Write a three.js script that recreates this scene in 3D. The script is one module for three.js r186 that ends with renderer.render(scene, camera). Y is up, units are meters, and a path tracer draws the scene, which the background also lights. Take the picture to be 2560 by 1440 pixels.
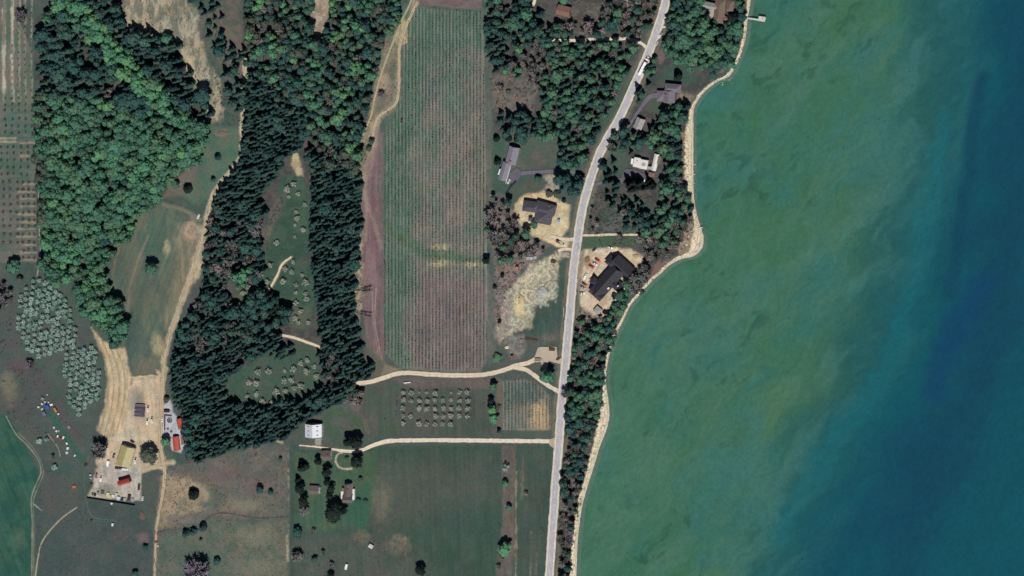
import * as THREE from 'three';
import { mergeGeometries } from 'three/addons/utils/BufferGeometryUtils.js';

// ---------------------------------------------------------------- camera, sky, sun, exposure
// Map scale: 0.375 m per photo pixel, north is -z. An aerial camera 4 km up, well to the north-east, with a shifted lens that keeps the ground plane undistorted.
const S = 0.375, CH = 4000, CX = 0.33 * CH, CZ = -0.26 * CH;
const scene = new THREE.Scene();
const camera = new THREE.PerspectiveCamera(2 * Math.atan(270 / CH) * 180 / Math.PI, 1024 / 576, 100, 20000);
camera.position.set(CX, CH, CZ);
camera.up.set(0, 0, -1);
camera.lookAt(CX, 0, CZ);
camera.setViewOffset(1024, 576, -CX / 0.9375, -CZ / 0.9375, 1024, 576);
camera.updateProjectionMatrix();
scene.add(camera);
const SUN = new THREE.Vector3(0.26, 1, 0.48).normalize();
// clear deep sky seen from below thin, dry air: dark blue overhead, paler towards the horizon, brighter round the sun
{
  const w = 512, h = 256, d = new Float32Array(w * h * 4);
  for (let y = 0; y < h; y++) for (let x = 0; x < w; x++) {
    const el = ((y + 0.5) / h - 0.5) * Math.PI, az = ((x + 0.5) / w - 0.5) * 2 * Math.PI, v = [Math.cos(el) * Math.cos(az), Math.sin(el), Math.cos(el) * Math.sin(az)], c = v[0] * SUN.x + v[1] * SUN.y + v[2] * SUN.z, up = Math.max(0, v[1]), air = Math.pow(1 - up, 3), glow = Math.pow(Math.max(0, c), 12), k = (y * w + x) * 4;
    d[k] = 0.02 + 0.1 * air + 0.07 * glow; d[k + 1] = 0.038 + 0.13 * air + 0.07 * glow; d[k + 2] = 0.095 + 0.17 * air + 0.07 * glow; d[k + 3] = 1;
  }
  const sky = new THREE.DataTexture(d, w, h, THREE.RGBAFormat, THREE.FloatType); sky.mapping = THREE.EquirectangularReflectionMapping; sky.magFilter = THREE.LinearFilter; sky.needsUpdate = true;
  scene.background = sky; scene.environment = sky;
}
const sun = new THREE.DirectionalLight(new THREE.Color(1, 0.98, 0.945), 3.8);
sun.position.copy(SUN).multiplyScalar(1500);
sun.castShadow = true;
Object.assign(sun.shadow.camera, { left: -620, right: 620, top: 500, bottom: -500, near: 10, far: 4000 });
sun.shadow.mapSize.set(4096, 4096);
scene.add(sun, sun.target);
const renderer = new THREE.WebGLRenderer({ antialias: true });
renderer.setSize(1024, 576);
renderer.shadowMap.enabled = true;
renderer.toneMapping = THREE.LinearToneMapping;
renderer.toneMappingExposure = 1;

// ---------------------------------------------------------------- helpers
function rngOf(seed) { let a = seed >>> 0; return () => { a = (a + 0x6D2B79F5) | 0; let t = Math.imul(a ^ (a >>> 15), 1 | a); t = (t + Math.imul(t ^ (t >>> 7), 61 | t)) ^ t; return ((t ^ (t >>> 14)) >>> 0) / 4294967296; }; }
const R = rngOf(20240517);
const rr = (a, b) => a + (b - a) * R();
const pick = a => a[Math.floor(R() * a.length)];
function hash2(x, y) { let h = Math.imul(x, 374761393) + Math.imul(y, 668265263); h = Math.imul(h ^ (h >>> 13), 1274126177); return ((h ^ (h >>> 16)) >>> 0) / 4294967296; }
function noise(x, y) { const xi = Math.floor(x), yi = Math.floor(y), u = x - xi, v = y - yi, a = u * u * (3 - 2 * u), b = v * v * (3 - 2 * v);
  const p = hash2(xi, yi), q = hash2(xi + 1, yi), r = hash2(xi, yi + 1), s = hash2(xi + 1, yi + 1);
  return p + (q - p) * a + (r - p) * b + (p - q - r + s) * a * b; }
const fbm = (x, y) => 0.5 * noise(x, y) + 0.28 * noise(x * 2.1 + 7.3, y * 2.1 + 1.7) + 0.22 * noise(x * 4.3 + 3.1, y * 4.3 + 9.2);
const sst = (a, b, x) => { const t = Math.min(1, Math.max(0, (x - a) / (b - a))); return t * t * (3 - 2 * t); };
const lin = h => { const c = new THREE.Color(h); return [c.r, c.g, c.b]; };
const gx = px => (px - 1280) * S, gz = py => (py - 720) * S;
// the point at height h above the map that the aerial camera sees at photo pixel (px, py)
const at = (px, py, h = 0) => { const x = gx(px), z = gz(py), k = h / CH; return [x + (CX - x) * k, z + (CZ - z) * k]; };
const DEG = Math.PI / 180;

const taken = {};
function numbered(n) { taken[n] = (taken[n] ?? -1) + 1; return taken[n] ? n + '_' + String(taken[n]).padStart(3, '0') : n; }
function shade(o) { o.traverse(m => { if (m.isMesh) { m.castShadow = true; m.receiveShadow = true; } }); return o; }
function thing(name, label, category, x, z, turn = 0, group, y = 0) {
  const o = new THREE.Group(); o.name = numbered(name); o.position.set(x, y, z); o.rotation.y = turn;
  o.userData = { label, category }; if (group) o.userData.group = group; scene.add(o); return o;
}
function part(parent, name, geo, m, x = 0, y = 0, z = 0) { const o = new THREE.Mesh(geo, m); o.name = name; o.position.set(x, y, z); o.castShadow = o.receiveShadow = true; parent.add(o); return o; }
function struct(name, geo, m, y = 0) { const o = new THREE.Mesh(geo, m); o.name = numbered(name); o.position.y = y; o.userData.kind = 'structure'; o.castShadow = o.receiveShadow = true; scene.add(o); return o; }
const box = (w, h, d, x = 0, y = 0, z = 0) => new THREE.BoxGeometry(w, h, d).translate(x, y, z);
function mat(c, rough = 0.85, extra = {}) { const m = new THREE.MeshStandardMaterial({ roughness: rough, side: THREE.DoubleSide, ...extra }); if (Array.isArray(c)) m.color.setRGB(...c); else m.color.set(c); return m; }
function noNoiseTex(size, f, srgb = true) { const d = new Uint8Array(size * size * 4); for (let j = 0; j < size; j++) for (let i = 0; i < size; i++) { const v = f(i / size, j / size, i, j), k = (j * size + i) * 4; for (let c = 0; c < 3; c++) d[k + c] = Math.max(0, Math.min(255, Math.round(255 * (Array.isArray(v) ? v[c] : v)))); d[k + 3] = 255; }
  const t = new THREE.DataTexture(d, size, size); t.magFilter = THREE.LinearFilter; t.minFilter = THREE.LinearMipmapLinearFilter; t.wrapS = t.wrapT = THREE.RepeatWrapping; if (srgb) t.colorSpace = THREE.SRGBColorSpace; t.needsUpdate = true; return t; }
// grain that wraps round at its edges
const wrapN = (u, v, n) => { const x = u * n, y = v * n, xi = Math.floor(x), yi = Math.floor(y), a = x - xi, b = y - yi, m = k => ((k % n) + n) % n; const h = (i, j) => hash2(m(i) + n * 7, m(j) + n * 3); const s = a * a * (3 - 2 * a), t = b * b * (3 - 2 * b); return (h(xi, yi) * (1 - s) + h(xi + 1, yi) * s) * (1 - t) + (h(xi, yi + 1) * (1 - s) + h(xi + 1, yi + 1) * s) * t; };
const grainTex = noNoiseTex(256, (u, v, i, j) => 0.78 + 0.1 * wrapN(u, v, 8) + 0.08 * wrapN(u, v, 32) + 0.06 * hash2(i, j));
const bumpTex = noNoiseTex(256, (u, v, i, j) => 0.45 * wrapN(u, v, 16) + 0.35 * wrapN(u, v, 48) + 0.2 * hash2(i, j), false);
const gm = (c, rough = 0.85, extra = {}) => mat(c, rough, { map: grainTex, ...extra });

// polygons and polylines in photo pixels
function inside(poly, x, y) { let c = false; for (let i = 0, j = poly.length - 1; i < poly.length; j = i++) { const [xi, yi] = poly[i], [xj, yj] = poly[j]; if ((yi > y) !== (yj > y) && x < (xj - xi) * (y - yi) / (yj - yi) + xi) c = !c; } return c; }
function segD2(x, y, a, b) { const dx = b[0] - a[0], dy = b[1] - a[1], t = Math.min(1, Math.max(0, ((x - a[0]) * dx + (y - a[1]) * dy) / (dx * dx + dy * dy || 1))), ex = x - a[0] - t * dx, ey = y - a[1] - t * dy; return ex * ex + ey * ey; }
function signed(poly, x, y) { let d = 1e9; for (let i = 0, j = poly.length - 1; i < poly.length; j = i++) d = Math.min(d, segD2(x, y, poly[j], poly[i])); d = Math.sqrt(d); return inside(poly, x, y) ? d : -d; }
function lineD(line, x, y) { let d = 1e9; for (let i = 1; i < line.length; i++) d = Math.min(d, segD2(x, y, line[i - 1], line[i])); return Math.sqrt(d); }
const P = s => s.trim().split(/\s+/).map(q => q.split(',').map(Number));
function smooth(pts, step = 4) { const c = new THREE.CatmullRomCurve3(pts.map(p => new THREE.Vector3(p[0], p[1], 0)), false, 'centripetal'); const n = Math.max(2, Math.round(c.getLength() / step)); return c.getSpacedPoints(n).map(v => [v.x, v.y]); }
// ---------------------------------------------------------------- traced outlines (photo pixels)
const shore = P(`1870,-260,1882,-260 1868,-100,1880,-100 1866,0,1876,0 1858,50,1868,50 1852,100,1862,100 1838,145,1848,145 1815,182,1822,190 1780,202,1790,206 1745,232,1755,236 1726,262,1735,270 1714,300,1733,320 1706,340,1733,360 1703,390,1733,410 1706,440,1733,460 1713,480,1735,500 1724,520,1740,530 1731,552,1748,560 1722,580,1758,592 1716,606,1755,620 1712,626,1735,640 1690,640,1700,649 1664,656,1670,666 1645,674,1655,681 1621,696,1630,702 1592,730,1600,736 1568,758,1576,763 1552,790,1561,794 1537,820,1546,824 1523,850,1532,854 1514,885,1523,888 1507,920,1516,922 1503,960,1514,960 1499,1000,1520,1000 1490,1030,1523,1040 1484,1070,1514,1080 1478,1110,1500,1114 1467,1150,1486,1160 1456,1200,1471,1208 1441,1250,1456,1260 1432,1310,1448,1312 1426,1360,1443,1362 1419,1440,1440,1440 1415,1500,1437,1500 1405,1760,1427,1760`);
for (const p of shore) { const t = p[1] > 640 && p[1] < 985 ? 0.42 : p[1] >= 1030 ? 0.28 : p[1] < 290 ? 0.36 : p[1] < 545 ? 0.28 : 0.3; p[0] += (p[2] - p[0]) * t; p[1] += (p[3] - p[1]) * t; }
const bank = shore.map(p => [p[0], p[1]]), waterline = shore.map(p => [p[2], p[3]]);
const ROAD = P('1705,-260 1680,-90 1672,-40 1663,10 1641,80 1619,138 1585,215 1546,300 1506,370 1486,420 1470,470 1455,530 1444,600 1436,660 1429,740 1421,830 1413,920 1405,1000 1399,1090 1390,1200 1382,1320 1374,1440 1364,1600 1354,1760');
const VINE = P('1036,17 1204,28 1210,200 1213,450 1214,700 1221,880 1200,928 1120,930 1000,921 962,880 959,560 959,322 985,292 1000,240 1003,112 1022,50');
const VINE2 = P('1255,952 1300,945 1335,952 1362,975 1376,992 1376,1075 1255,1075');
const PLOUGH = P('958,330 959,700 961,905 935,885 915,840 906,780 908,700 904,600 897,520 906,440 925,365 940,335');
const PLOUGH2 = P('1045,-200 1206,-200 1205,26 1036,10');
const MEADOW = P('343,520 385,500 440,522 498,548 508,580 480,680 450,765 424,850 410,925 330,943 313,900 300,820 281,740 276,690 291,620 320,562');
const GLADE = P('700,445 755,430 776,500 771,640 792,700 785,810 755,822 690,795 600,792 575,745 640,700 664,655 650,610 662,565 690,515');
const GLADE2 = P('560,950 640,900 700,868 790,880 802,950 760,992 650,1012 570,1008 549,980');
const DUNE = P('300,-60 455,-60 492,30 500,92 522,160 547,200 556,262 560,302 520,312 505,250 470,180 440,110 380,92 340,72 310,55');
const BEND = P('228,818 250,846 290,868 312,868 318,905 330,943 322,1000 318,1045 310,1085 260,1092 240,1075 262,1010 269,950 258,890');
const YARD = P('318,1000 330,945 400,940 412,985 402,1040 400,1140 412,1176 355,1172 352,1250 218,1242 245,1192 240,1152 270,1110 262,1090 310,1080');
const PLAZA = P('408,1012 425,1000 434,1030 455,1058 461,1112 452,1132 430,1126 420,1092 402,1088 402,1040');
const SWFIELD = P('-200,1035 18,1038 60,1108 96,1176 102,1200 80,1232 78,1440 75,1640 -200,1640');
const LAWN = P('735,1128 850,1135 905,1132 940,1120 945,1190 925,1290 905,1330 880,1310 800,1330 740,1320');
const SOUTH = P('730,1112 930,1116 1388,1112 1380,1200 1372,1320 1362,1440 1350,1640 725,1640 725,1300');
const PAD9 = P('1288,545 1287,512 1310,487 1350,480 1385,484 1400,502 1426,510 1420,570 1404,592 1443,596 1440,628 1402,618 1360,604 1312,582');
const PAD10 = P('1446,632 1460,620 1540,616 1582,624 1612,650 1590,668 1572,700 1556,748 1530,768 1512,794 1478,800 1448,760 1443,700');
const LOT = P('1370,640 1402,628 1434,634 1432,644 1402,640 1392,660 1391,705 1388,742 1360,752 1335,764 1330,818 1300,826 1252,850 1243,820 1262,738 1300,692 1326,662');
const GREENLOT = P('1400,646 1428,640 1420,760 1408,884 1345,862 1300,850 1335,764 1390,740');
const PARK = P('1338,890 1345,870 1350,867 1392,867 1394,893 1414,899 1412,912 1386,906 1372,902 1366,940 1356,935 1353,904 1334,906');
const FORECOURT = P('1256,446 1292,418 1306,428 1304,436 1296,450 1282,458');

// ---------------------------------------------------------------- ground map: soil, grass, dirt and tillage colours at one texel per photo pixel
const MX = -160, MY = -200, MW = 2048, MH = 1812;
const map = new Float32Array(MW * MH * 3);
{
  const b1 = lin('#485049'), b2 = lin('#3c4e45'), b3 = lin('#5b5850');
  for (let j = 0; j < MH; j++) for (let i = 0; i < MW; i++) { const x = i + MX, y = j + MY, a = fbm(x / 90, y / 90), b = fbm(x / 34 + 50, y / 34), k = (j * MW + i) * 3, t = sst(0.42, 0.62, a), u = sst(0.5, 0.7, b) * 0.4; for (let c = 0; c < 3; c++) map[k + c] = (b1[c] * (1 - t) + b2[c] * t) * (1 - u) + b3[c] * u; }
}
function dab(bx, dist, colour, feather, warp, alpha, mottle, ms) {
  const c1 = lin(colour), c2 = mottle ? lin(mottle) : c1, e = feather + warp + 1;
  const i0 = Math.max(0, Math.floor(bx[0] - e - MX)), i1 = Math.min(MW - 1, Math.ceil(bx[2] + e - MX)), j0 = Math.max(0, Math.floor(bx[1] - e - MY)), j1 = Math.min(MH - 1, Math.ceil(bx[3] + e - MY));
  for (let j = j0; j <= j1; j++) for (let i = i0; i <= i1; i++) {
    const x = i + MX, y = j + MY; let d = dist(x, y); if (d < -e) continue;
    if (warp) d += (fbm(x / 13 + 31, y / 13) - 0.5) * 2 * warp;
    let a = sst(-feather, feather, d) * alpha; if (a <= 0.003) continue;
    const t = mottle ? sst(0.36, 0.64, fbm(x / ms[0] + 11, y / ms[1] + 5)) : 0, k = (j * MW + i) * 3;
    for (let c = 0; c < 3; c++) map[k + c] += (c1[c] + (c2[c] - c1[c]) * t - map[k + c]) * a;
  }
}
const bbox = p => [Math.min(...p.map(q => q[0])), Math.min(...p.map(q => q[1])), Math.max(...p.map(q => q[0])), Math.max(...p.map(q => q[1]))];
const area = (poly, colour, feather = 4, warp = 4, alpha = 1, mottle = null, ms = [20, 20]) => { const p = typeof poly === 'string' ? P(poly) : poly; dab(bbox(p), (x, y) => signed(p, x, y), colour, feather, warp, alpha, mottle, ms); };
const track = (line, w, colour, feather = 2, warp = 1.5, alpha = 1, mottle = null, ms = [14, 14]) => { const p = smooth(typeof line === 'string' ? P(line) : line, 8), b = bbox(p); dab([b[0] - w, b[1] - w, b[2] + w, b[3] + w], (x, y) => w - lineD(p, x, y), colour, feather, warp, alpha, mottle, ms); };
const spot = (x, y, rx, ry, colour, feather = 5, warp = 5, alpha = 1, mottle = null, ms = [9, 9]) => dab([x - rx, y - ry, x + rx, y + ry], (u, v) => (1 - Math.hypot((u - x) / rx, (v - y) / ry)) * Math.min(rx, ry), colour, feather, warp, alpha, mottle, ms);

// litter under the woods
for (const w of ['85,60 170,-60 300,-60 440,100 520,280 470,420 330,560 250,690 305,850 250,830 180,720 98,700', '600,-100 1010,-100 930,200 895,440 880,700 925,930 870,990 700,1100 470,1165 420,900 505,700 610,400', '1212,-100 1660,-100 1600,120 1470,400 1385,420 1235,330', '1640,40 1870,-100 1850,130 1740,230 1720,300 1700,420 1720,520 1730,600 1600,720 1470,560 1500,400', '1440,800 1530,780 1515,960 1490,1050 1420,1440 1395,1440 1410,1000'])
  area(w, '#3c3c38', 8, 8, 0.9, '#524a46', [16, 16]);
area('1222,190 1300,180 1345,215 1330,285 1240,290 1222,250', '#6e6157', 8, 8, 1, '#5a5850', [12, 12]);
area('1390,5 1600,20 1570,85 1480,90 1400,90', '#6a6258', 10, 10, 0.7, '#4c4a46', [10, 10]);
area('1475,545 1590,480 1640,520 1620,600 1480,610', '#5c5850', 10, 8, 0.9, '#3e4a42', [14, 14]);
area('1470,400 1500,370 1560,360 1580,440 1500,470', '#465044', 8, 6, 0.9);
area('1600,230 1700,230 1690,290 1640,290', '#44523f', 6, 5, 0.9);
// north clearing, dry grass
area(DUNE, '#a3937a', 8, 9, 1, '#6f6c5c', [10, 26]); track('470,150 500,220 530,280', 9, '#b39f80', 6, 6, 0.7); spot(330, 70, 30, 12, '#b5a283', 8, 6, 0.6); track('380,60 420,20 450,30', 8, '#5c6050', 6, 8, 0.6);
area('495,60 540,0 600,0 612,180 580,210 545,170', '#66594e', 8, 8, 0.9, '#4c5347', [14, 14]);
area('772,-60 838,-60 822,30 812,70 800,108 788,100 770,52 785,20', '#8d7a68', 5, 5, 1, '#a89780', [9, 9]);
area('518,312 600,318 605,395 560,450 526,500 480,508 452,484 500,420 512,350', '#46604f', 8, 6, 1, '#56604f', [12, 20]);
spot(556, 333, 16, 8, '#8a7363', 5, 5, 1, '#5f4c44'); area('400,470 470,425 500,400 490,440 450,490 405,492', '#6d5f55', 6, 5, 0.8);
// old orchard in the north-west corner
area('-200,-200 36,-200 44,40 80,130 88,340 92,655 -200,660', '#6a645a', 3, 2, 1, '#55604f', [10, 30]);
for (const [x, w, a] of [[9, 4, 0.9], [30, 4, 1], [47, 2.5, 0.5], [62, 2, 0.4], [-12, 4, 0.8], [78, 2, 0.4]]) track(`${x},-200 ${x + 1},0 ${x},120 ${x + 1},250`, w, '#b3a58e', 2.5, 4, a, '#7d7366', [5, 30]);
area('-200,262 88,262 90,450 -200,450', '#445a4e', 5, 4, 0.85, '#5e6055', [30, 8]);
area('-200,450 92,450 95,655 -200,655', '#66605a', 4, 3, 0.9, '#4f5b50', [40, 7]);
for (const y of [353, 385, 456, 475, 492, 511, 532, 551, 568, 587, 607, 627, 645]) track(`${40 + 20 * hash2(y, 3)},${y + 4} 90,${y + 4}`, 2.2, '#a8947a', 2, 3, 0.5);
for (const y of [345, 354]) track(`-20,${y} 38,${y}`, 3, '#b8a88b', 2, 3, 0.5);
area('88,440 97,440 100,700 92,700', '#4f4b47', 2, 2, 0.8); track('96,470 97,560 100,640 92,690', 1.2, '#b0ab9c', 0.8, 1, 0.7);
area('0,700 100,690 170,700 250,830 262,950 262,1010 240,1075 215,1090 120,960 60,900 30,830', '#3d5246', 8, 6, 1, '#4a5049', [30, 30]);
area('-200,690 20,690 40,760 80,900 130,960 180,1050 210,1110 120,1100 40,1040 -200,1030', '#4f4a49', 10, 10, 0.9, '#474f48', [26, 26]); spot(22, 970, 18, 40, '#6f6a54', 12, 9, 0.8); spot(45, 915, 26, 16, '#54484a', 10, 8, 0.9);
// hay meadow
area(MEADOW, '#4e594c', 6, 4, 1, '#5a5f4e', [14, 50]); area('440,560 505,565 478,680 446,770 420,850 405,800 440,680', '#877a62', 12, 8, 0.85, '#6f6b58', [8, 40]); spot(385, 600, 26, 46, '#455c4c', 16, 10, 0.8); spot(330, 840, 16, 60, '#40524c', 12, 8, 0.9); spot(395, 860, 12, 26, '#a3936f', 9, 8, 0.85); spot(417, 620, 7, 16, '#a3956f', 6, 5, 0.8);
spot(478, 578, 20, 24, '#8d7464', 7, 8, 0.9, '#a58a74', [5, 5]); track('370,590 345,650 325,720 318,790', 3, '#7d6c60', 2, 2, 0.6); track('345,520 320,570 290,640 280,700', 3, '#6c5f52', 2, 2, 0.7); track('410,510 470,530 500,550', 5, '#7f7763', 4, 3, 0.6); track('330,770 318,850 322,900', 4, '#3c4a44', 4, 3, 0.5);
area('345,905 408,890 408,935 340,945', '#6d6656', 8, 8, 0.7);
// tracks and yards on the farm
area(BEND, '#c7ad8a', 5, 4, 1, '#ad9577', [6, 24]); area(YARD, '#c6ae90', 5, 5, 1, '#b39d83', [18, 18]);
for (const o of [0, 14, 28, 42]) track(`${240 + o},${840 + o * 0.4} ${262 + o},${905} ${270 + o},${960} ${264 + o},${1020} ${250 + o},${1075}`, 1.7, '#8a7455', 1.6, 1.6, 0.6); for (const o of [7, 21, 35]) track(`${244 + o},${850 + o * 0.4} ${264 + o},${905} ${272 + o},${960} ${266 + o},${1020} ${252 + o},${1075}`, 2.4, '#c3ab84', 1.8, 2, 0.5);
spot(340, 1000, 18, 34, '#a0917e', 9, 8, 0.7); area('335,985 362,968 362,1050 338,1040', '#746f60', 8, 8, 0.6); track('364,960 372,1010 380,1080 385,1130', 9, '#c2a885', 7, 4, 0.7); track('332,944 370,941 408,940', 3, '#c6b28c', 2, 3, 0.9); track('395,930 404,940 412,920', 6, '#c3ad86', 4, 5, 0.8);
area('240,1170 300,1150 350,1170 352,1248 226,1240', '#b5a796', 5, 4, 1, '#a3968a', [12, 12]); spot(262, 1225, 22, 14, '#6b6c60', 8, 8, 0.8);
area(PLAZA, '#b9b3b4', 3, 2, 1, '#aaa6a8', [14, 14]);
area('355,1176 402,1172 400,1210 385,1330 352,1330 352,1240', '#44514a', 4, 4, 1, '#4d5048', [12, 12]); area('405,1130 430,1128 440,1150 412,1160', '#4a5a4a', 5, 4, 0.8);
track('614,150 606,300 602,388 585,420 556,452 527,500 518,545 505,600 482,680 456,745 440,795 420,850 410,900 408,945', 7, '#c0a988', 3, 3, 0.9, '#a08d74', [8, 20]); area('468,690 505,560 522,505 528,520 512,640 500,690 470,730 452,770', '#b9a386', 6, 6, 0.85, '#9b8a72', [7, 18]);
track('408,945 404,1000 402,1060 402,1120 410,1160 412,1190 404,1250 392,1320 387,1440 384,1640', 6, '#b29b7c', 3, 4, 0.7, '#a59074', [8, 24]); track('352,1178 385,1166 412,1158 432,1156', 6, '#b9a382', 3, 3, 0.9);
// dry scrub south of the plantation
area('405,1180 450,1160 560,1140 660,1110 718,1112 722,1298 600,1300 520,1290 470,1320 392,1330 398,1250', '#685f55', 8, 8, 1, '#595950', [18, 18]); area('405,1190 470,1190 520,1220 530,1270 470,1290 400,1320', '#a08a6e', 10, 10, 0.9, '#85755f', [12, 12]); spot(450, 1297, 40, 12, '#6c655c', 5, 5, 0.9); spot(560, 1185, 50, 16, '#6c5555', 12, 12, 0.6); spot(640, 1205, 40, 14, '#6b5856', 12, 12, 0.5); spot(612, 1262, 60, 16, '#7d735d', 14, 12, 0.6); spot(520, 1262, 22, 12, '#4a574c', 8, 8, 0.8);
area('392,1330 470,1322 530,1290 610,1305 722,1296 722,1640 384,1640', '#625f51', 8, 6, 1, '#4f5a4c', [24, 24]); spot(640, 1340, 50, 24, '#7b7360', 16, 14, 0.6); spot(480, 1390, 60, 20, '#4b594c', 18, 14, 0.7); spot(660, 1420, 50, 24, '#756f5c', 16, 14, 0.6);
track('460,1320 500,1312 528,1288 560,1282 640,1294 720,1292', 1.3, '#3b362f', 1, 2, 0.7); track('720,1110 721,1290 720,1440', 1.6, '#8f866f', 1.5, 3, 0.7, '#565648', [8, 8]); track('717,1340 719,1400', 3, '#a39478', 2, 3, 0.8);
// south-west
area('100,1130 215,1250 350,1260 385,1330 380,1640 85,1640 85,1240 105,1200', '#3d4a45', 10, 8, 1, '#474d49', [30, 30]); area(SWFIELD, '#1f4c3f', 5, 5, 1, '#2f5544', [34, 34]); area('100,1010 140,1040 215,1150 205,1160 150,1085 110,1030', '#2d5545', 4, 3, 0.9); spot(45, 1345, 18, 24, '#4c5c48', 10, 8, 0.6); area('100,1180 190,1200 215,1260 150,1300 100,1280', '#54514a', 10, 9, 0.45);
for (const [l, w, c, a] of [['79,1640 79,1440 80,1300 78,1245 92,1205 102,1180 95,1150 70,1115 40,1085 15,1040', 1.2, '#8f8d78', 0.9], ['84,1640 84,1440 84,1300 83,1250 97,1212 108,1182 100,1150 76,1112 45,1082', 1, '#7d806c', 0.8], ['88,1440 95,1390 103,1358 125,1325 160,1290 192,1268', 1.6, '#a89b80', 0.95], ['84,1260 104,1276', 1.5, '#9c8d72', 0.8], ['215,1160 210,1200 212,1240 208,1290 225,1300 285,1303', 2, '#43604f', 0.5], ['212,1240 230,1290 286,1300', 1, '#6f7f6c', 0.4], ['120,1085 145,1120 150,1140', 1, '#8f8875', 0.8], ['200,1300 280,1370 350,1390', 2, '#50443f', 0.5]]) track(l, w, c, 1.2, 1, a);
spot(357, 1345, 14, 12, '#7a6460', 7, 7, 0.7); spot(300, 1340, 30, 20, '#564b46', 16, 12, 0.5);
// glades in the plantation
area(GLADE, '#31483a', 8, 7, 1, '#3b5240', [22, 22]); area('690,500 720,470 700,530 670,600 652,640 648,600', '#675a50', 8, 8, 0.9, '#4c4a42', [9, 9]); area('730,380 744,384 758,440 742,440 730,410', '#a08b6b', 5, 4, 1, '#b9a27e', [6, 10]); area('575,745 640,705 650,730 600,770', '#5a5a46', 9, 8, 0.7); area(GLADE2, '#464f40', 8, 6, 1, '#385040', [20, 20]); track('552,960 556,985 580,1006', 7, '#7d6152', 5, 4, 0.8); area('690,795 755,822 785,812 770,770 700,770', '#555645', 10, 8, 0.7); spot(762, 655, 16, 12, '#4b4f42', 7, 6, 0.8);
track('728,642 706,660 695,684 680,712 655,748', 3.2, '#b29a78', 2, 2, 1, '#9b8868', [6, 10]); track('698,836 735,844 770,856 806,870', 4, '#bfa784', 2, 2, 1, '#a8916f', [6, 10]);
area('700,872 792,880 800,862 740,850', '#41503f', 8, 6, 0.8);
// ploughed strip, headlands
area(PLOUGH, '#6e5557', 3, 1.5, 1, '#7a605f', [6, 60]); area(PLOUGH2, '#75605e', 3, 2, 1, '#6a5654', [30, 8]); track('940,335 915,400 905,450 918,510 930,545 945,590 955,620', 5, '#a08873', 5, 4, 0.4); track('912,440 915,520 912,600', 4, '#9c8470', 4, 3, 0.5); track('940,720 937,800 948,870 955,905', 1.2, '#a3927f', 1, 1, 0.6); track('930,730 934,810 944,880', 1, '#a3927f', 1, 1, 0.5);
area('878,440 905,440 898,520 906,600 906,700 905,780 882,860 880,700 882,600 890,500', '#a38d74', 5, 6, 0.9, '#7d6f5f', [8, 16]); area('905,825 935,880 962,905 1000,922 960,945 925,940', '#5c5a4a', 6, 6, 0.8);
area('958,100 1000,60 1003,112 1000,240 985,292 950,300 935,350 905,440 888,400 925,300 935,220', '#7b6b5a', 6, 6, 0.9, '#5c6150', [10, 16]); track('1034,0 1010,48 986,102 962,162 946,212 936,252 928,292 908,336 893,372 890,400 904,440', 9, '#a08c74', 6, 6, 0.6, '#7d725f', [8, 14]); track('1040,8 1022,46 1004,96 999,170 996,228 984,266 945,294 933,330 928,360', 9, '#b09a80', 6, 6, 0.7, '#8d7d68', [8, 14]); area('930,300 950,295 948,350 925,440 908,470 902,440 925,360', '#a58e7a', 6, 6, 0.35); spot(960, 205, 14, 20, '#a38e72', 9, 8, 0.7); area('1000,240 1032,245 1030,288 985,292', '#75655c', 5, 4, 0.9, '#a8987e', [5, 5]);
area('1205,20 1225,20 1232,300 1232,480 1218,620 1235,780 1240,900 1222,920 1214,700 1210,300', '#5a5d52', 3, 3, 1, '#4c564c', [8, 40]); track('1206,60 1210,300 1214,600 1217,850', 1.6, '#a5a08a', 1.5, 2, 0.7);
// vineyard floors: grass and bare soil, with a paler strip between the vines
area(VINE, '#6f6a5f', 4, 3, 1, '#5b6858', [26, 90]); area('1003,20 1205,30 1206,120 1120,110 1060,200 1040,330 1010,420 1060,500 1000,600 962,560 960,320 1000,230', '#46604f', 22, 20, 0.97, '#526556', [16, 60]); area('960,545 1000,572 1050,608 1110,630 1205,640 1214,668 1110,652 1040,640 990,600 962,575', '#475f49', 9, 8, 0.9, '#556a50', [20, 12]); area('962,580 1030,650 1010,760 1000,920 962,880', '#4c6152', 16, 14, 0.8); area('1050,690 1214,690 1220,900 1195,926 1060,928 1020,860', '#6b5e5b', 16, 12, 0.85, '#75655f', [12, 70]); area('1120,300 1210,260 1213,560 1100,560 1080,450', '#7b6d63', 24, 20, 0.7, '#6a675b', [14, 60]); area('1090,90 1150,70 1130,160 1060,300 1050,250', '#4c5d55', 18, 14, 0.6); track('1030,470 1080,480 1120,440 1150,420', 10, '#5a6a56', 8, 8, 0.6);
area(VINE2, '#74695d', 4, 3, 1, '#66685a', [12, 40]); area('1258,955 1335,955 1366,990 1370,1020 1330,1010 1262,1020', '#4c5850', 10, 9, 0.9); area('1318,1074 1335,1010 1360,1000 1372,1045 1370,1074 1300,1074', '#b5966a', 10, 9, 0.9, '#a08a6e', [8, 20]); area('1240,940 1256,950 1255,1085 1240,1085', '#655a4f', 4, 4, 0.9); area('1376,985 1400,1000 1390,1090 1250,1095 1250,1076 1378,1076', '#48534a', 4, 3, 1);
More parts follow.
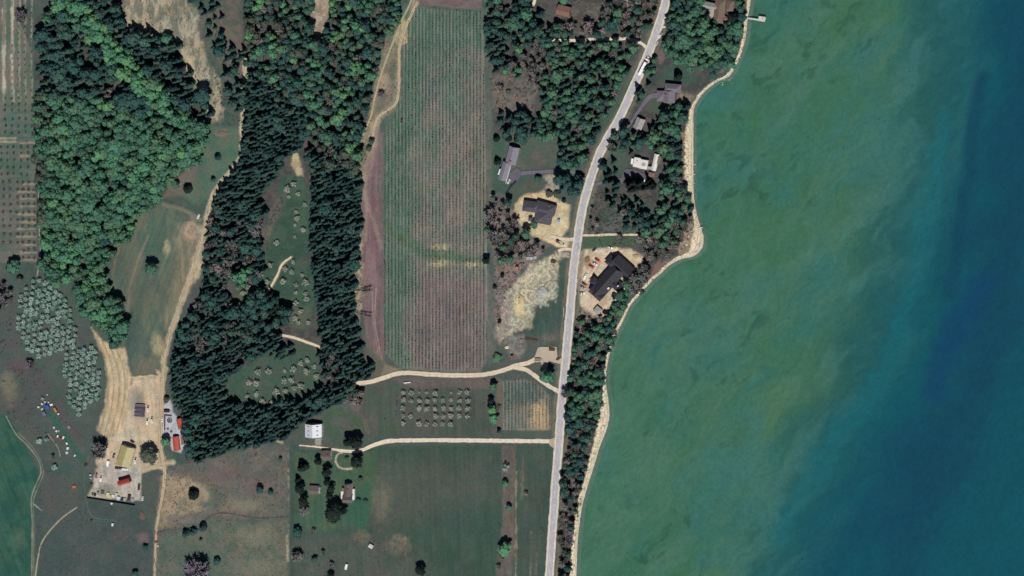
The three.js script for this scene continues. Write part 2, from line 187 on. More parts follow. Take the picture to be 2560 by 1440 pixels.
{
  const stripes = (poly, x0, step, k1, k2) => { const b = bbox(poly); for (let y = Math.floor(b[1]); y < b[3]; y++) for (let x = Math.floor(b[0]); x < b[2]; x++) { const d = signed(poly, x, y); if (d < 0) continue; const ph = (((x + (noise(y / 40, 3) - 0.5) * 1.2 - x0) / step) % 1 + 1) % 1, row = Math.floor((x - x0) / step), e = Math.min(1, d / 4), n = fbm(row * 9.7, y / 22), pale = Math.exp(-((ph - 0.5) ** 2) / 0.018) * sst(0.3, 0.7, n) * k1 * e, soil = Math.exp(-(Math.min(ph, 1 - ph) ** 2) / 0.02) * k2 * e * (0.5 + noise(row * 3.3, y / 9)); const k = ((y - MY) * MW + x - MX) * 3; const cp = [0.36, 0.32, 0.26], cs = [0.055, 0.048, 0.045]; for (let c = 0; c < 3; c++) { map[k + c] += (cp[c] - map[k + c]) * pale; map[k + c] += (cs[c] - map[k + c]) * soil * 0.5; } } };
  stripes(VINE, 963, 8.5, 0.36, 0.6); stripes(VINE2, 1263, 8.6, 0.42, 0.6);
}
for (const [x, y, rx, ry] of [[1105, 615, 26, 8], [1110, 657, 30, 9], [1185, 660, 28, 6], [1010, 70, 10, 20], [1004, 95, 16, 16]]) spot(x, y, rx, ry, '#c0aa7e', 5, 8, 0.75, '#8f8468', [4, 20]);
// lots east of the vineyard
area('1230,335 1405,335 1392,420 1330,430 1236,470', '#455548', 6, 5, 1, '#52574b', [18, 18]); area('1232,340 1262,340 1258,470 1232,470', '#3b5545', 4, 3, 0.9); spot(1345, 395, 14, 22, '#655650', 9, 9, 0.7); area('1355,440 1395,430 1395,480 1350,480 1372,460', '#8d7767', 6, 6, 0.9, '#b09c86', [7, 7]); area('1260,470 1350,440 1360,470 1300,490 1270,520', '#4b5346', 7, 6, 0.9);
area(PAD9, '#d0b993', 5, 4, 1, '#b9a17c', [14, 14]); track('1292,560 1289,515 1315,489 1360,484', 3, '#cfa876', 3, 2, 0.7); track('1372,596 1410,602 1440,600', 6, '#b7a88c', 3, 3, 0.9); area(PAD10, '#cdb497', 5, 4, 1, '#b79d82', [12, 12]); spot(1468, 652, 9, 14, '#8d705c', 4, 4, 0.8, '#a5876c', [4, 4]); spot(1575, 640, 22, 12, '#c9b18c', 7, 6, 0.8);
area('1218,480 1270,490 1300,570 1370,615 1330,660 1240,660 1215,600', '#5c574f', 8, 7, 0.9, '#7d6b66', [10, 10]); area('1236,660 1320,650 1290,700 1255,760 1250,860 1236,850', '#6b5a55', 7, 7, 0.9, '#83726a', [8, 8]);
area(GREENLOT, '#384b42', 5, 4, 1, '#414e45', [24, 24]); area(LOT, '#c9ba9a', 7, 7, 0.95, '#938a70', [5, 6]); area('1335,700 1392,700 1390,745 1338,765 1332,740', '#56624f', 6, 9, 0.55, '#b5ae98', [4, 4]); area('1250,760 1285,720 1275,830 1248,850', '#9a8278', 8, 8, 0.8, '#7a675f', [6, 6]); spot(1298, 760, 12, 22, '#d3b985', 6, 6, 0.85); spot(1318, 805, 12, 18, '#8f8266', 6, 6, 0.7); for (let i = 0; i < 26; i++) spot(1330 + 60 * hash2(i, 1), 745 + 20 * hash2(i, 2) - 60 * hash2(i, 4) * (hash2(i, 1) > 0.7 ? 1 : 0), 2.5, 4, '#a9b09c', 2, 2, 0.7);
area('1262,840 1310,835 1320,870 1300,895 1275,890 1262,865', '#8b7f78', 6, 6, 0.9, '#6b665c', [7, 7]); area('1310,845 1400,820 1405,862 1340,866 1310,890', '#504f46', 8, 6, 0.8); spot(1375, 845, 18, 8, '#6e6455', 8, 6, 0.6);
// verges of the lake road
track(ROAD, 21, '#5d5a4e', 6, 4, 0.6); for (const o of [-17, 18]) track(ROAD.map(p => [p[0] + o, p[1]]), 3, '#7d6e55', 3, 3, 0.5);
// fields south of the lane
area(SOUTH, '#3d4c40', 6, 4, 1, '#34493c', [40, 60]); spot(1010, 1230, 120, 80, '#4f5047', 60, 40, 0.7); spot(1150, 1300, 80, 60, '#354a40', 40, 30, 0.7); spot(1180, 1200, 70, 60, '#4b4d45', 40, 30, 0.6); area(LAWN, '#3a5341', 10, 6, 1, '#45573f', [20, 20]); area('860,1235 925,1200 930,1270 905,1330 870,1300', '#2f5540', 8, 6, 0.9); area('862,1130 900,1128 930,1150 945,1190 918,1200 880,1180', '#43593f', 8, 6, 0.8);
spot(952, 1255, 22, 50, '#6a6252', 14, 12, 0.7); spot(905, 1345, 20, 16, '#85755f', 9, 9, 0.8, '#6d6553', [6, 6]); spot(995, 1362, 28, 26, '#9b8a6a', 10, 12, 0.85, '#75694f', [7, 7]); area('830,1340 1000,1330 1060,1400 1080,1640 730,1640 735,1350', '#55514a', 16, 12, 0.7, '#454d44', [22, 22]); area('1255,1112 1290,1112 1285,1440 1240,1440 1256,1300', '#695a52', 6, 5, 0.9, '#5a5149', [10, 24]); for (const [x, y0, y1] of [[1290, 1180, 1440], [1327, 1330, 1440], [1341, 1380, 1440], [1306, 1140, 1250]]) track(`${x},${y0} ${x - 1},${y1}`, 3, '#a3937a', 2.5, 4, 0.55, '#5d5a4e', [4, 14]); area('1295,1130 1365,1130 1350,1440 1300,1440', '#3d4b42', 10, 8, 0.6, '#4a4d44', [8, 60]);
area('880,975 990,960 1215,950 1232,1090 1000,1085 900,1095', '#42503f', 8, 6, 0.9, '#4d4d44', [26, 40]); area('985,945 1230,942 1225,972 1000,965', '#625650', 7, 5, 0.8); area('730,1040 880,1010 905,1040 900,1100 740,1105', '#41543f', 10, 8, 0.9, '#54544a', [22, 22]); area('880,985 905,990 900,1040 870,1010', '#6e5a50', 6, 6, 0.8); track('906,1040 920,1080', 5, '#5d584c', 4, 3, 0.7); track('668,1096 690,1102 705,1106', 3, '#a8957a', 3, 3, 0.9);
area('962,910 1000,922 985,940 950,945', '#8b7b65', 5, 4, 0.7); track('755,1114 800,1118 860,1127 905,1127', 8, '#5f5a48', 5, 4, 0.7); area('786,1094 804,1094 803,1112 788,1114', '#9b917f', 3, 3, 0.9); track('862,1128 843,1136 839,1152 846,1166 862,1172 878,1171', 2.4, '#b5a68c', 1.5, 1.5, 0.9);
// east shore: lots between road and lake
area('1455,590 1600,580 1600,612 1455,622', '#40553f', 5, 4, 0.9); area('1690,580 1750,570 1756,625 1700,640 1690,610', '#a08d72', 5, 5, 0.9, '#8d6a57', [7, 7]); area('1640,655 1690,640 1680,660 1620,700', '#7a5f58', 6, 6, 0.9); area('1450,770 1500,790 1490,830 1440,840', '#5a554b', 7, 6, 0.9, '#8d7767', [7, 7]); area('1800,95 1812,95 1808,180 1770,185 1795,150', '#7d6455', 4, 4, 0.9); area('1640,140 1665,100 1672,140 1650,160', '#6e5a58', 5, 5, 0.9); area('1660,165 1700,160 1760,200 1700,210 1640,200', '#374f42', 6, 5, 0.9); area('1700,230 1735,240 1720,270 1690,250', '#8a7560', 6, 6, 0.9, '#6a5f52', [6, 6]); area('1695,330 1712,330 1718,520 1735,560 1720,590 1700,540 1692,420', '#6e5a52', 5, 6, 0.8, '#8b7a68', [6, 12]); area('1845,100 1862,40 1870,-100 1850,-100 1840,60', '#5e5142', 4, 4, 0.8);
area('1500,300 1560,220 1600,150 1620,140 1560,250 1510,330', '#3a5142', 5, 4, 0.8);
{
  const swath = (poly, ux, uy, amp) => { const q = bbox(poly); for (let y = Math.max(MY, Math.floor(q[1])); y < Math.min(MY + MH, q[3]); y++) for (let x = Math.max(MX, Math.floor(q[0])); x < q[2]; x++) { if (!inside(poly, x, y)) continue; const u = x * ux + y * uy, v = -x * uy + y * ux, n = 1 + amp * (noise(v / 3.4, u / 70) + 0.6 * noise(v / 8 + 20, u / 120) - 0.8), k = ((y - MY) * MW + x - MX) * 3; map[k] *= n; map[k + 1] *= n; map[k + 2] *= n; } };
  swath(SOUTH, 0.03, 1, 0.2); swath(MEADOW, -0.36, 0.93, 0.22); swath(SWFIELD, 0.35, 0.94, 0.3); swath(GREENLOT, 0.05, 1, 0.3); swath(PLOUGH, 0.03, 1, 0.22); swath(P('880,975 990,960 1215,950 1232,1090 1000,1085 900,1095'), 0.03, 1, 0.25); swath(YARD, 0.1, 1, 0.22); swath(PAD9, 0.7, 0.7, 0.25); swath(PAD10, 0.5, -0.85, 0.25);
  for (let k = 0, j = 0; j < MH; j++) for (let i = 0; i < MW; i++, k += 3) { const x = i + MX, y = j + MY, g = (0.86 + 0.2 * hash2(i, j) + 0.26 * (noise(x / 3.1, y / 3.1) - 0.35)) * (0.84 + 0.34 * fbm(x / 42 + 5, y / 42)), h = fbm(x / 26 + 99, y / 26 + 3) - 0.5; map[k] *= g * (0.95 + 0.3 * h); map[k + 1] *= g * 1.01; map[k + 2] *= g * (1.05 - 0.12 * h); }
}
const bytes = new Uint8Array(MW * MH * 4), enc = v => Math.max(0, Math.min(255, Math.round(255 * (v <= 0.0031308 ? v * 12.92 : 1.055 * Math.pow(v, 1 / 2.4) - 0.055))));
for (let i = 0; i < MW * MH; i++) { bytes[i * 4] = enc(map[i * 3]); bytes[i * 4 + 1] = enc(map[i * 3 + 1]); bytes[i * 4 + 2] = enc(map[i * 3 + 2]); bytes[i * 4 + 3] = 255; }
const mapTex = new THREE.DataTexture(bytes, MW, MH); mapTex.magFilter = THREE.LinearFilter; mapTex.colorSpace = THREE.SRGBColorSpace; mapTex.wrapS = mapTex.wrapT = THREE.MirroredRepeatWrapping; mapTex.needsUpdate = true;
const groundBump = bumpTex.clone(); groundBump.repeat.set(MW / 48, MH / 48); groundBump.needsUpdate = true;
const MAP = mat('#ffffff', 0.95, { map: mapTex, bumpMap: groundBump, bumpScale: 0.35 });
function mapUV(g) { const p = g.attributes.position, uv = new Float32Array(p.count * 2), n = new Float32Array(p.count * 3); for (let i = 0; i < p.count; i++) { uv[i * 2] = (p.getX(i) / S + 1280 - MX) / MW; uv[i * 2 + 1] = (p.getZ(i) / S + 720 - MY) / MH; n[i * 3 + 1] = 1; } g.setAttribute('uv', new THREE.BufferAttribute(uv, 2)); g.setAttribute('normal', new THREE.BufferAttribute(n, 3)); return g; }
function sheet(poly) { const s = new THREE.Shape(poly.map(p => new THREE.Vector2(gx(p[0]), -gz(p[1])))); return new THREE.ShapeGeometry(s).rotateX(-Math.PI / 2); }
const ragged = (poly, amp = 1.5) => { const out = []; for (let i = 0; i < poly.length; i++) { const a = poly[i], b = poly[(i + 1) % poly.length], n = Math.max(1, Math.round(Math.hypot(b[0] - a[0], b[1] - a[1]) / 7)); for (let k = 0; k < n; k++) { const x = a[0] + (b[0] - a[0]) * k / n, y = a[1] + (b[1] - a[1]) * k / n; out.push([x + (noise(x / 6, y / 6) - 0.5) * 2 * amp, y + (noise(x / 6 + 40, y / 6) - 0.5) * 2 * amp]); } } return out; };
let level = 0.02;
function field(name, poly, m = MAP, amp = 1.5) { level += 0.012; return struct(name, mapUV(sheet(ragged(poly, amp))), m, level); }

// ---------------------------------------------------------------- land, beach, lake
struct('ground', mapUV(sheet([...smooth(bank, 6), [1380, 2100], [-900, 2100], [-900, -700], [1890, -700]])), MAP, 0);
field('hay_meadow', MEADOW); field('dry_clearing', DUNE); field('forest_glade', GLADE); field('forest_glade', GLADE2); field('green_field', SWFIELD); field('pasture', SOUTH);
field('ploughed_soil', PLOUGH); field('ploughed_soil', PLOUGH2); field('vineyard_soil', VINE); field('vineyard_soil', VINE2);
field('dirt_track_bend', BEND); field('farm_yard', YARD); field('lawn', LAWN); field('building_plot', PAD9); field('building_plot', PAD10); field('cleared_plot', LOT); field('mown_plot', GREENLOT);

// ribbon along a line of pixels: cross-section offsets (share of half width), colours per column
function ribbon(line, width, cols, jit = 0.6) {
  const pts = smooth(line, 4), n = pts.length, m = cols.length, pos = [], col = [], uv = [], idx = []; let run = 0;
  for (let i = 0; i < n; i++) {
    const a = pts[Math.max(0, i - 1)], b = pts[Math.min(n - 1, i + 1)], l = Math.hypot(b[0] - a[0], b[1] - a[1]) || 1, nx = -(b[1] - a[1]) / l, ny = (b[0] - a[0]) / l; if (i) run += Math.hypot(pts[i][0] - pts[i - 1][0], pts[i][1] - pts[i - 1][1]) * S;
    const w = typeof width === 'function' ? width(i / (n - 1)) : width;
    for (let k = 0; k < m; k++) { const s = cols[k][0] * w / 2 + (k === 0 || k === m - 1 ? (noise(run / 3, k * 5 + line[0][0]) - 0.5) * 2 * jit : 0), x = pts[i][0] + nx * s, y = pts[i][1] + ny * s, g = 0.88 + 0.24 * fbm(x / 5, y / 5); pos.push(gx(x), 0, gz(y)); uv.push(x * S / 12, y * S / 12); const c = cols[k][1]; col.push(c[0] * g, c[1] * g, c[2] * g); }
    if (i) for (let k = 0; k < m - 1; k++) { const q = (i - 1) * m + k; idx.push(q, q + 1, q + m, q + 1, q + m + 1, q + m); }
  }
  const g = new THREE.BufferGeometry(); g.setAttribute('position', new THREE.Float32BufferAttribute(pos, 3)); g.setAttribute('color', new THREE.Float32BufferAttribute(col, 3)); g.setAttribute('uv', new THREE.Float32BufferAttribute(uv, 2)); g.setAttribute('normal', new THREE.Float32BufferAttribute(pos.map((_, i) => i % 3 === 1 ? 1 : 0), 3)); g.setIndex(idx); return g;
}
const WAY = mat('#ffffff', 0.92, { vertexColors: true, map: grainTex, bumpMap: bumpTex, bumpScale: 0.03 });
const cl = h => lin(h).map(v => v / 0.72);   // the grain map darkens a little
const gravelCols = (a, b, e) => [[-1, cl(e)], [-0.78, cl(a)], [-0.42, cl(b)], [0, cl(a)], [0.42, cl(b)], [0.78, cl(a)], [1, cl(e)]];
let wayLevel = 0.26;
function way(name, line, width, cols, jit) { wayLevel += 0.014; return struct(name, ribbon(typeof line === 'string' ? P(line) : line, width, cols, jit), WAY, wayLevel); }
const tanG = gravelCols('#b5a48d', '#d0c2a9', '#9b8b76'), paleG = gravelCols('#bcae98', '#d3c8b4', '#a0937f'), dirtG = [[-1, cl('#7b735f')], [-0.8, cl('#9b8a6f')], [-0.5, cl('#bca888')], [-0.2, cl('#9d8d73')], [0, cl('#8b8069')], [0.2, cl('#9d8d73')], [0.5, cl('#bca888')], [0.8, cl('#9b8a6f')], [1, cl('#7b735f')]], asphG = gravelCols('#5c5763', '#665f6b', '#504b55');
way('dirt_track', '614,120 608,220 606,300 602,388 585,420 568,440', 4, dirtG, 1.2); way('dirt_track', '528,502 518,545 505,600 484,680 458,745 441,795 421,850 411,900 408,945', 6, dirtG, 2); way('dirt_track', '408,945 404,1000 402,1060 402,1120 410,1160 412,1190 404,1250 392,1320 387,1440 384,1640', t => 9 - 4 * sst(0.35, 0.6, t), dirtG, 2); way('dirt_track', '354,1176 385,1166 410,1158 430,1156', 8, dirtG, 1.2);
way('dirt_track', '1030,-60 1028,0 1008,45 985,100 962,160 946,210 936,250 928,290 911,330 896,370 889,390 891,410 904,440', 5, gravelCols('#7d7862', '#b5a585', '#75705e'), 0.9); way('dirt_track', '1044,4 1026,42 1006,92 999,120 998,170 997,225 990,258 968,276 946,292 935,322 930,350', 7, dirtG, 1.2);
way('footpath', '728,642 706,660 695,684 680,712 657,746', 5, tanG, 0.9); way('footpath', '698,836 735,844 770,856 806,870', 7, tanG, 0.9);
way('gravel_lane', '880,957 905,957 932,953 960,944 988,935 1012,932 1080,936 1150,938 1210,936 1250,928 1290,914 1325,905 1348,893', 12, tanG, 0.9); way('gravel_lane', '1285,918 1312,923 1335,937 1355,953 1375,966 1394,977 1406,990', 11, tanG, 0.9); way('gravel_lane', '1404,1105 1370,1103 1300,1102 1200,1101 1100,1100 1000,1101 968,1103 938,1111 908,1124 890,1128 862,1127 802,1118 748,1113', t => t < 0.72 ? 11 : 11 - 30 * (t - 0.72), paleG, 0.9);
{ wayLevel += 0.014; const g = mapUV(sheet(ragged(P('1372,1098 1394,1092 1400,1080 1404,1080 1402,1136 1390,1124 1374,1112'), 0.8))); struct('lane_mouth', g, mat('#b7a68a', 0.92, { map: grainTex }), wayLevel); }
way('gravel_lane', '1370,99 1420,101 1470,99 1540,97 1578,98 1602,107 1616,118', 8, paleG, 0.9); way('gravel_drive', '1450,588 1480,588 1530,586 1598,587', 6, tanG, 0.8); way('gravel_drive', '1376,590 1400,596 1425,598 1446,596', 9, tanG, 1); way('gravel_drive', '1338,-40 1336,5 1328,18 1324,35', 8, paleG, 0.8); way('gravel_drive', '1396,628 1410,622 1436,624', 8, tanG, 1);
way('asphalt_drive', '1290,436 1312,432 1345,430 1390,427 1430,430 1466,446', t => 11 - 4 * t, asphG, 0.4); way('asphalt_drive', '1560,330 1575,310 1590,288 1608,262 1628,240 1655,240', t => 6 + 11 * t * t, asphG, 0.5); way('asphalt_drive', '1478,462 1520,454 1560,450 1600,452 1626,446', t => 8 + 14 * t * t, asphG, 0.6); way('gravel_drive', '1645,70 1670,66 1690,62 1705,66', 6, tanG, 0.8); way('footpath', '1569,-20 1570,20 1580,38 1578,50', 1.6, paleG, 0.3);
field('gravel_plaza', PLAZA, MAP, 1); wayLevel += 0.014; struct('gravel_car_park', mapUV(sheet(ragged(PARK, 0.7))), mat('#bfae98', 0.92, { map: grainTex, bumpMap: bumpTex, bumpScale: 0.03 }), wayLevel); wayLevel += 0.014; struct('asphalt_forecourt', mapUV(sheet(ragged(FORECOURT, 0.5))), mat('#645f69', 0.9, { map: grainTex }), wayLevel); wayLevel += 0.014; struct('asphalt_forecourt', mapUV(sheet(ragged(P('1566,420 1590,424 1632,444 1630,460 1554,460 1556,432'), 0.6))), mat('#625d66', 0.9, { map: grainTex }), wayLevel); wayLevel += 0.014; struct('concrete_apron', mapUV(sheet(ragged(P('1763,22 1786,24 1784,44 1762,48'), 0.4))), mat('#b7ada2', 0.9, { map: grainTex }), wayLevel);
// the lake road: gravel shoulders and a bleached asphalt carriageway 10 cm up
way('road_shoulder', ROAD, 23, [[-1, cl('#a89c86')], [-0.8, cl('#c2b9a8')], [0, cl('#b0a79b')], [0.8, cl('#c2b9a8')], [1, cl('#a89c86')]], 0.9);
wayLevel += 0.08; const LAKE_ROAD = way('lake_road', ROAD, 16, [[-1, cl('#b9b4ae')], [-0.93, cl('#a9a4a2')], [-0.7, cl('#9d989b')], [-0.5, cl('#aaa6a8')], [-0.25, cl('#9c979a')], [-0.05, cl('#aaa6a6')], [0.05, cl('#aaa6a6')], [0.25, cl('#9c979a')], [0.5, cl('#aaa6a8')], [0.7, cl('#9d989b')], [0.93, cl('#a9a4a2')], [1, cl('#b9b4ae')]], 0.15);
for (const s of [-0.97, 0.97]) { wayLevel += 0.006; const off = smooth(ROAD, 10).map((p, i, a) => { const q = a[Math.min(i + 1, a.length - 1)], o = a[Math.max(i - 1, 0)], l = Math.hypot(q[0] - o[0], q[1] - o[1]); return [p[0] - (q[1] - o[1]) / l * 8 * s * 0.94, p[1] + (q[0] - o[0]) / l * 8 * s * 0.94]; }); way('edge_line', off, 0.45, [[-1, cl('#d8d6d0')], [1, cl('#d8d6d0')]], 0); }

// beach: bank top, dry sand, wet sand, then on under the water
{
  const pos = [], col = [], uv = [], idx = [], prof = [[-0.14, 0.05, 0], [0, 0.05, 1], [0.12, 0.03, 2], [0.25, -0.08, 2], [0.38, -0.2, 2], [0.47, -0.28, 3], [0.52, -0.33, 2], [0.64, -0.45, 2], [0.76, -0.56, 3], [0.8, -0.6, 4], [0.9, -0.72, 4], [0.97, -0.84, 5], [1.06, -0.98, 6], [1.5, -1.5, 6], [2.4, -2.6, 6]];
  const dry = lin('#c8b99b'), pale = lin('#d9ccb1'), wet = lin('#b9ae97'), brown = lin('#85735e'), drift = lin('#8d7f68'), foam = lin('#d9d8cf'), shoal = lin('#99967f'), rust = lin('#6e5a4a');
  const c1 = new THREE.CatmullRomCurve3(bank.map(p => new THREE.Vector3(p[0], p[1], 0)), false, 'centripetal'), c2 = new THREE.CatmullRomCurve3(waterline.map(p => new THREE.Vector3(p[0], p[1], 0)), false, 'centripetal'), N = 1000, m = prof.length, mx = (a, c, t) => a.map((v, i) => v + (c[i] - v) * t);
  for (let i = 0; i <= N; i++) { const p = c1.getPoint(i / N), q = c2.getPoint(i / N), l = Math.hypot(q.x - p.x, q.y - p.y);
    for (let k = 0; k < m; k++) { const wob = (fbm(i / 9, 4) - 0.5) * 0.22, t = prof[k][0] > 1 ? 1 + (prof[k][0] - 1) * 7 / l : prof[k][0] + (k > 4 && k < 10 ? wob : 0), x = p.x + (q.x - p.x) * t + (noise(i / 3, k) - 0.5) * (k === 0 ? 5 : 1), y = p.y + (q.y - p.y) * t; pos.push(gx(x), prof[k][1], gz(y)); uv.push(x * S / 9, y * S / 9);
      const f = fbm(x / 5, y / 5), n = fbm(x / 3 + 60, y / 3), c = [() => mx(brown, rust, f), () => mx(brown, dry, sst(0.35, 0.6, f)), () => n > 0.66 ? mx(dry, drift, 0.8) : mx(dry, pale, sst(0.3, 0.7, f)), () => mx(dry, drift, sst(0.35, 0.6, f)), () => mx(dry, wet, 0.7), () => mx(wet, foam, sst(0.5, 0.7, n)), () => shoal][prof[k][2]](), g = (0.82 + 0.34 * f) / 0.78; col.push(c[0] * g, c[1] * g, c[2] * g); }
    if (i) for (let k = 0; k < m - 1; k++) { const o = (i - 1) * m + k; idx.push(o, o + m, o + 1, o + 1, o + m, o + m + 1); } }
  const g = new THREE.BufferGeometry(); g.setAttribute('position', new THREE.Float32BufferAttribute(pos, 3)); g.setAttribute('color', new THREE.Float32BufferAttribute(col, 3)); g.setAttribute('uv', new THREE.Float32BufferAttribute(uv, 2)); g.setIndex(idx); g.computeVertexNormals();
  struct('beach', g, mat('#ffffff', 0.95, { vertexColors: true, map: grainTex, bumpMap: bumpTex, bumpScale: 0.12 }));
}
{ // lake bed: pale sand and algae on the shelf, weed beds, silt beyond the drop-off
  const W = 1024, H = 1228, X0 = 1380, Y0 = -260, k = 1.5, d = new Uint8Array(W * H * 4);
  const drop = P('2470,-400 2440,0 2400,300 2330,520 2270,760 2220,960 2120,1130 2050,1300 2010,1460 1940,1900');
  const sand = lin('#869e7c'), algae = lin('#6c946a'), olive = lin('#8a9a58'), slate = lin('#5f968c'), weed = lin('#456b4f'), silt = [0, 0.165, 0.2], deep = [0, 0.1, 0.165], bar = [0.02, 0.25, 0.27], navy = [0, 0.075, 0.23];
  const mixc = (a, b, t) => [a[0] + (b[0] - a[0]) * t, a[1] + (b[1] - a[1]) * t, a[2] + (b[2] - a[2]) * t];
  const xAt = y => { for (let i = 1; i < drop.length; i++) if (y <= drop[i][1]) { const [a, b] = [drop[i - 1], drop[i]]; return a[0] + (b[0] - a[0]) * (y - a[1]) / (b[1] - a[1]); } return drop[drop.length - 1][0]; };
  const barL = P('2350,300 2310,480 2285,640 2250,820 2190,970 2090,1110 2000,1240 1945,1340'), darkL = P('2450,200 2425,360 2395,560 2365,740'), navyL = P('2440,720 2380,840 2330,980'), chop = P('2075,660 2100,610 2125,565');
  for (let j = 0; j < H; j++) for (let i = 0; i < W; i++) {
    const x = X0 + i * k, y = Y0 + j * k, wx = x + (fbm(x / 110, y / 110) - 0.5) * 70, wy = y + (fbm(x / 110 + 40, y / 110) - 0.5) * 70;
    const rx = (wx * 0.8 + wy * 0.6), ry = (-wx * 0.6 + wy * 0.8);   // streaks drift along the shore
    const off = wx - xAt(y), n1 = fbm(rx / 60, ry / 170), n2 = fbm(rx / 130 + 9, ry / 210), n3 = fbm(rx / 24 + 3, ry / 46);
    let c = mixc(sand, algae, sst(0.25, 0.75, n1) * 0.9); c = mixc(c, slate, sst(0.35, 0.75, n2) * 0.62); c = mixc(c, olive, sst(0.45, 0.8, fbm(rx / 90 + 70, ry / 160)) * 0.5 * sst(-560, -120, off)); c = mixc(c, weed, sst(0.55, 0.75, n3) * sst(0.4, 0.6, fbm(x / 150, y / 150 + 20)) * 0.5);
    c = mixc(c, slate, sst(-260, -60, off) * 0.55); c = mixc(c, weed, sst(-230, -90, off) * 0.5 * sst(0.35, 0.6, n1));
    c = mixc(c, silt, sst(-250, 110, off + (n1 - 0.5) * 90)); c = mixc(c, deep, sst(-20, 220, off + (n2 - 0.5) * 260) * 0.85); c = mixc(c, silt, sst(180, 380, off + (n1 - 0.5) * 200) * 0.75);
    c = mixc(c, bar, sst(46, 8, lineD(barL, wx, wy)) * 0.55); c = mixc(c, deep, sst(30, 4, lineD(darkL, wx * 0.4 + x * 0.6, y)) * 0.8); c = mixc(c, navy, sst(60, 5, lineD(navyL, wx, wy)) * 0.55);
    c = mixc(c, lin3(0.16, 0.5, 0.42), sst(8, 2, lineD(chop, wx * 0.4 + x * 0.6, wy * 0.4 + y * 0.6)) * sst(0.4, 0.7, n3) * 0.3); c = mixc(c, sand, sst(30, 6, Math.hypot((x - 1826) * 1.3, y - 800) - 6) * 0.6);
    if (hash2(i >> 1, j >> 1) > 0.9991) c = mixc(c, [0.01, 0.03, 0.03], 0.6);
    const g = 0.88 + 0.16 * hash2(i, j) + 0.16 * (noise(x / 5, y / 5) - 0.5) + 0.14 * (noise(rx / 7, ry / 16) - 0.5), q = (j * W + i) * 4; for (let t = 0; t < 3; t++) d[q + t] = enc(c[t] * g); d[q + 3] = 255;
  }
  const t = new THREE.DataTexture(d, W, H); t.magFilter = THREE.LinearFilter; t.colorSpace = THREE.SRGBColorSpace; t.wrapS = t.wrapT = THREE.MirroredRepeatWrapping; t.needsUpdate = true;
  const nx = 150, ny = 120, pos = [], uv = [], idx = []; const wl = smooth(waterline, 24);
  for (let j = 0; j <= ny; j++) for (let i = 0; i <= nx; i++) { const x = 1360 + i * 11, y = -460 + j * 20, near = lineD(wl, x, y), land = inside([...wl, [0, 1800], [0, -400]], x, y), off = x - xAt(y); const depth = land ? 3.2 : 1.6 + Math.min(near, 80) * 0.012 + sst(-160, 200, off) * 9 + (fbm(x / 50, y / 50) - 0.5) * 0.6; pos.push(gx(x), -0.9 - depth, gz(y)); uv.push((x - X0) / (W * k), (y - Y0) / (H * k)); }
  for (let j = 0; j < ny; j++) for (let i = 0; i < nx; i++) { const a = j * (nx + 1) + i; idx.push(a, a + nx + 1, a + 1, a + 1, a + nx + 1, a + nx + 2); }
  const g = new THREE.BufferGeometry(); g.setAttribute('position', new THREE.Float32BufferAttribute(pos, 3)); g.setAttribute('uv', new THREE.Float32BufferAttribute(uv, 2)); g.setIndex(idx); g.computeVertexNormals();
  struct('lake_bed', g, mat('#ffffff', 1, { map: t }));
  const water = new THREE.MeshPhysicalMaterial({ color: new THREE.Color().setRGB(0.5, 0.67, 0.7), transmission: 0.992, thickness: 0, roughness: 0.12, ior: 1.33, bumpMap: bumpTex, bumpScale: 0.15 });
  const wg = new THREE.PlaneGeometry(1000, 1000, 1, 1).rotateX(-Math.PI / 2).translate(gx(1360) + 500, 0, 0); const wu = wg.attributes.uv; for (let i = 0; i < wu.count; i++) wu.setXY(i, wu.getX(i) * 40, wu.getY(i) * 40);
  struct('lake_water', wg, water, -0.9);
}
function lin3(a, b, c) { return [a, b, c]; }
// ---------------------------------------------------------------- vegetation shapes
function soup() { return { p: [], n: [], c: [] }; }
function tri(s, a, b, c, n, col = 1) { for (const v of [a, b, c]) { s.p.push(v[0], v[1], v[2]); s.n.push(n[0], n[1], n[2]); s.c.push(col, col, col); } }
const unit = v => { const l = Math.hypot(...v) || 1; return [v[0] / l, v[1] / l, v[2] / l]; };
function toGeo(s) { const g = new THREE.BufferGeometry(); g.setAttribute('position', new THREE.Float32BufferAttribute(s.p, 3)); g.setAttribute('normal', new THREE.Float32BufferAttribute(s.n, 3)); return g; }
function rdir(r, low = -0.5) { for (;;) { const v = [r() * 2 - 1, r() * 2 - 1, r() * 2 - 1], l = Math.hypot(...v); if (l > 1 || l < 0.05) continue; if (v[1] / l < low) continue; return [v[0] / l, v[1] / l, v[2] / l]; } }
// a clump-leaf: a bent four-sided face set on a lobe
function leaf(s, r, q, d, size, soft) {
  const n = unit([d[0] + (r() - 0.5) * soft, d[1] + (r() - 0.5) * soft, d[2] + (r() - 0.5) * soft]), t = unit([n[1] + 0.01 - n[2] * (r() - 0.5), n[2] - n[0], n[0] * (r() - 0.5) + 0.3]), b = unit([n[1] * t[2] - n[2] * t[1], n[2] * t[0] - n[0] * t[2], n[0] * t[1] - n[1] * t[0]]);
  const w = size * (0.6 + 0.8 * r()), h = size * (0.6 + 0.8 * r()), off = (x, y, z) => [q[0] + t[0] * x + b[0] * y + n[0] * z, q[1] + t[1] * x + b[1] * y + n[1] * z, q[2] + t[2] * x + b[2] * y + n[2] * z];
  const A = off(-w / 2, 0, -0.15 * size), B = off(0, -h / 2, 0), C = off(w / 2, 0, -0.15 * size), D = off(0, h / 2, 0.1 * size); tri(s, A, B, D, n); tri(s, B, C, D, n);
}
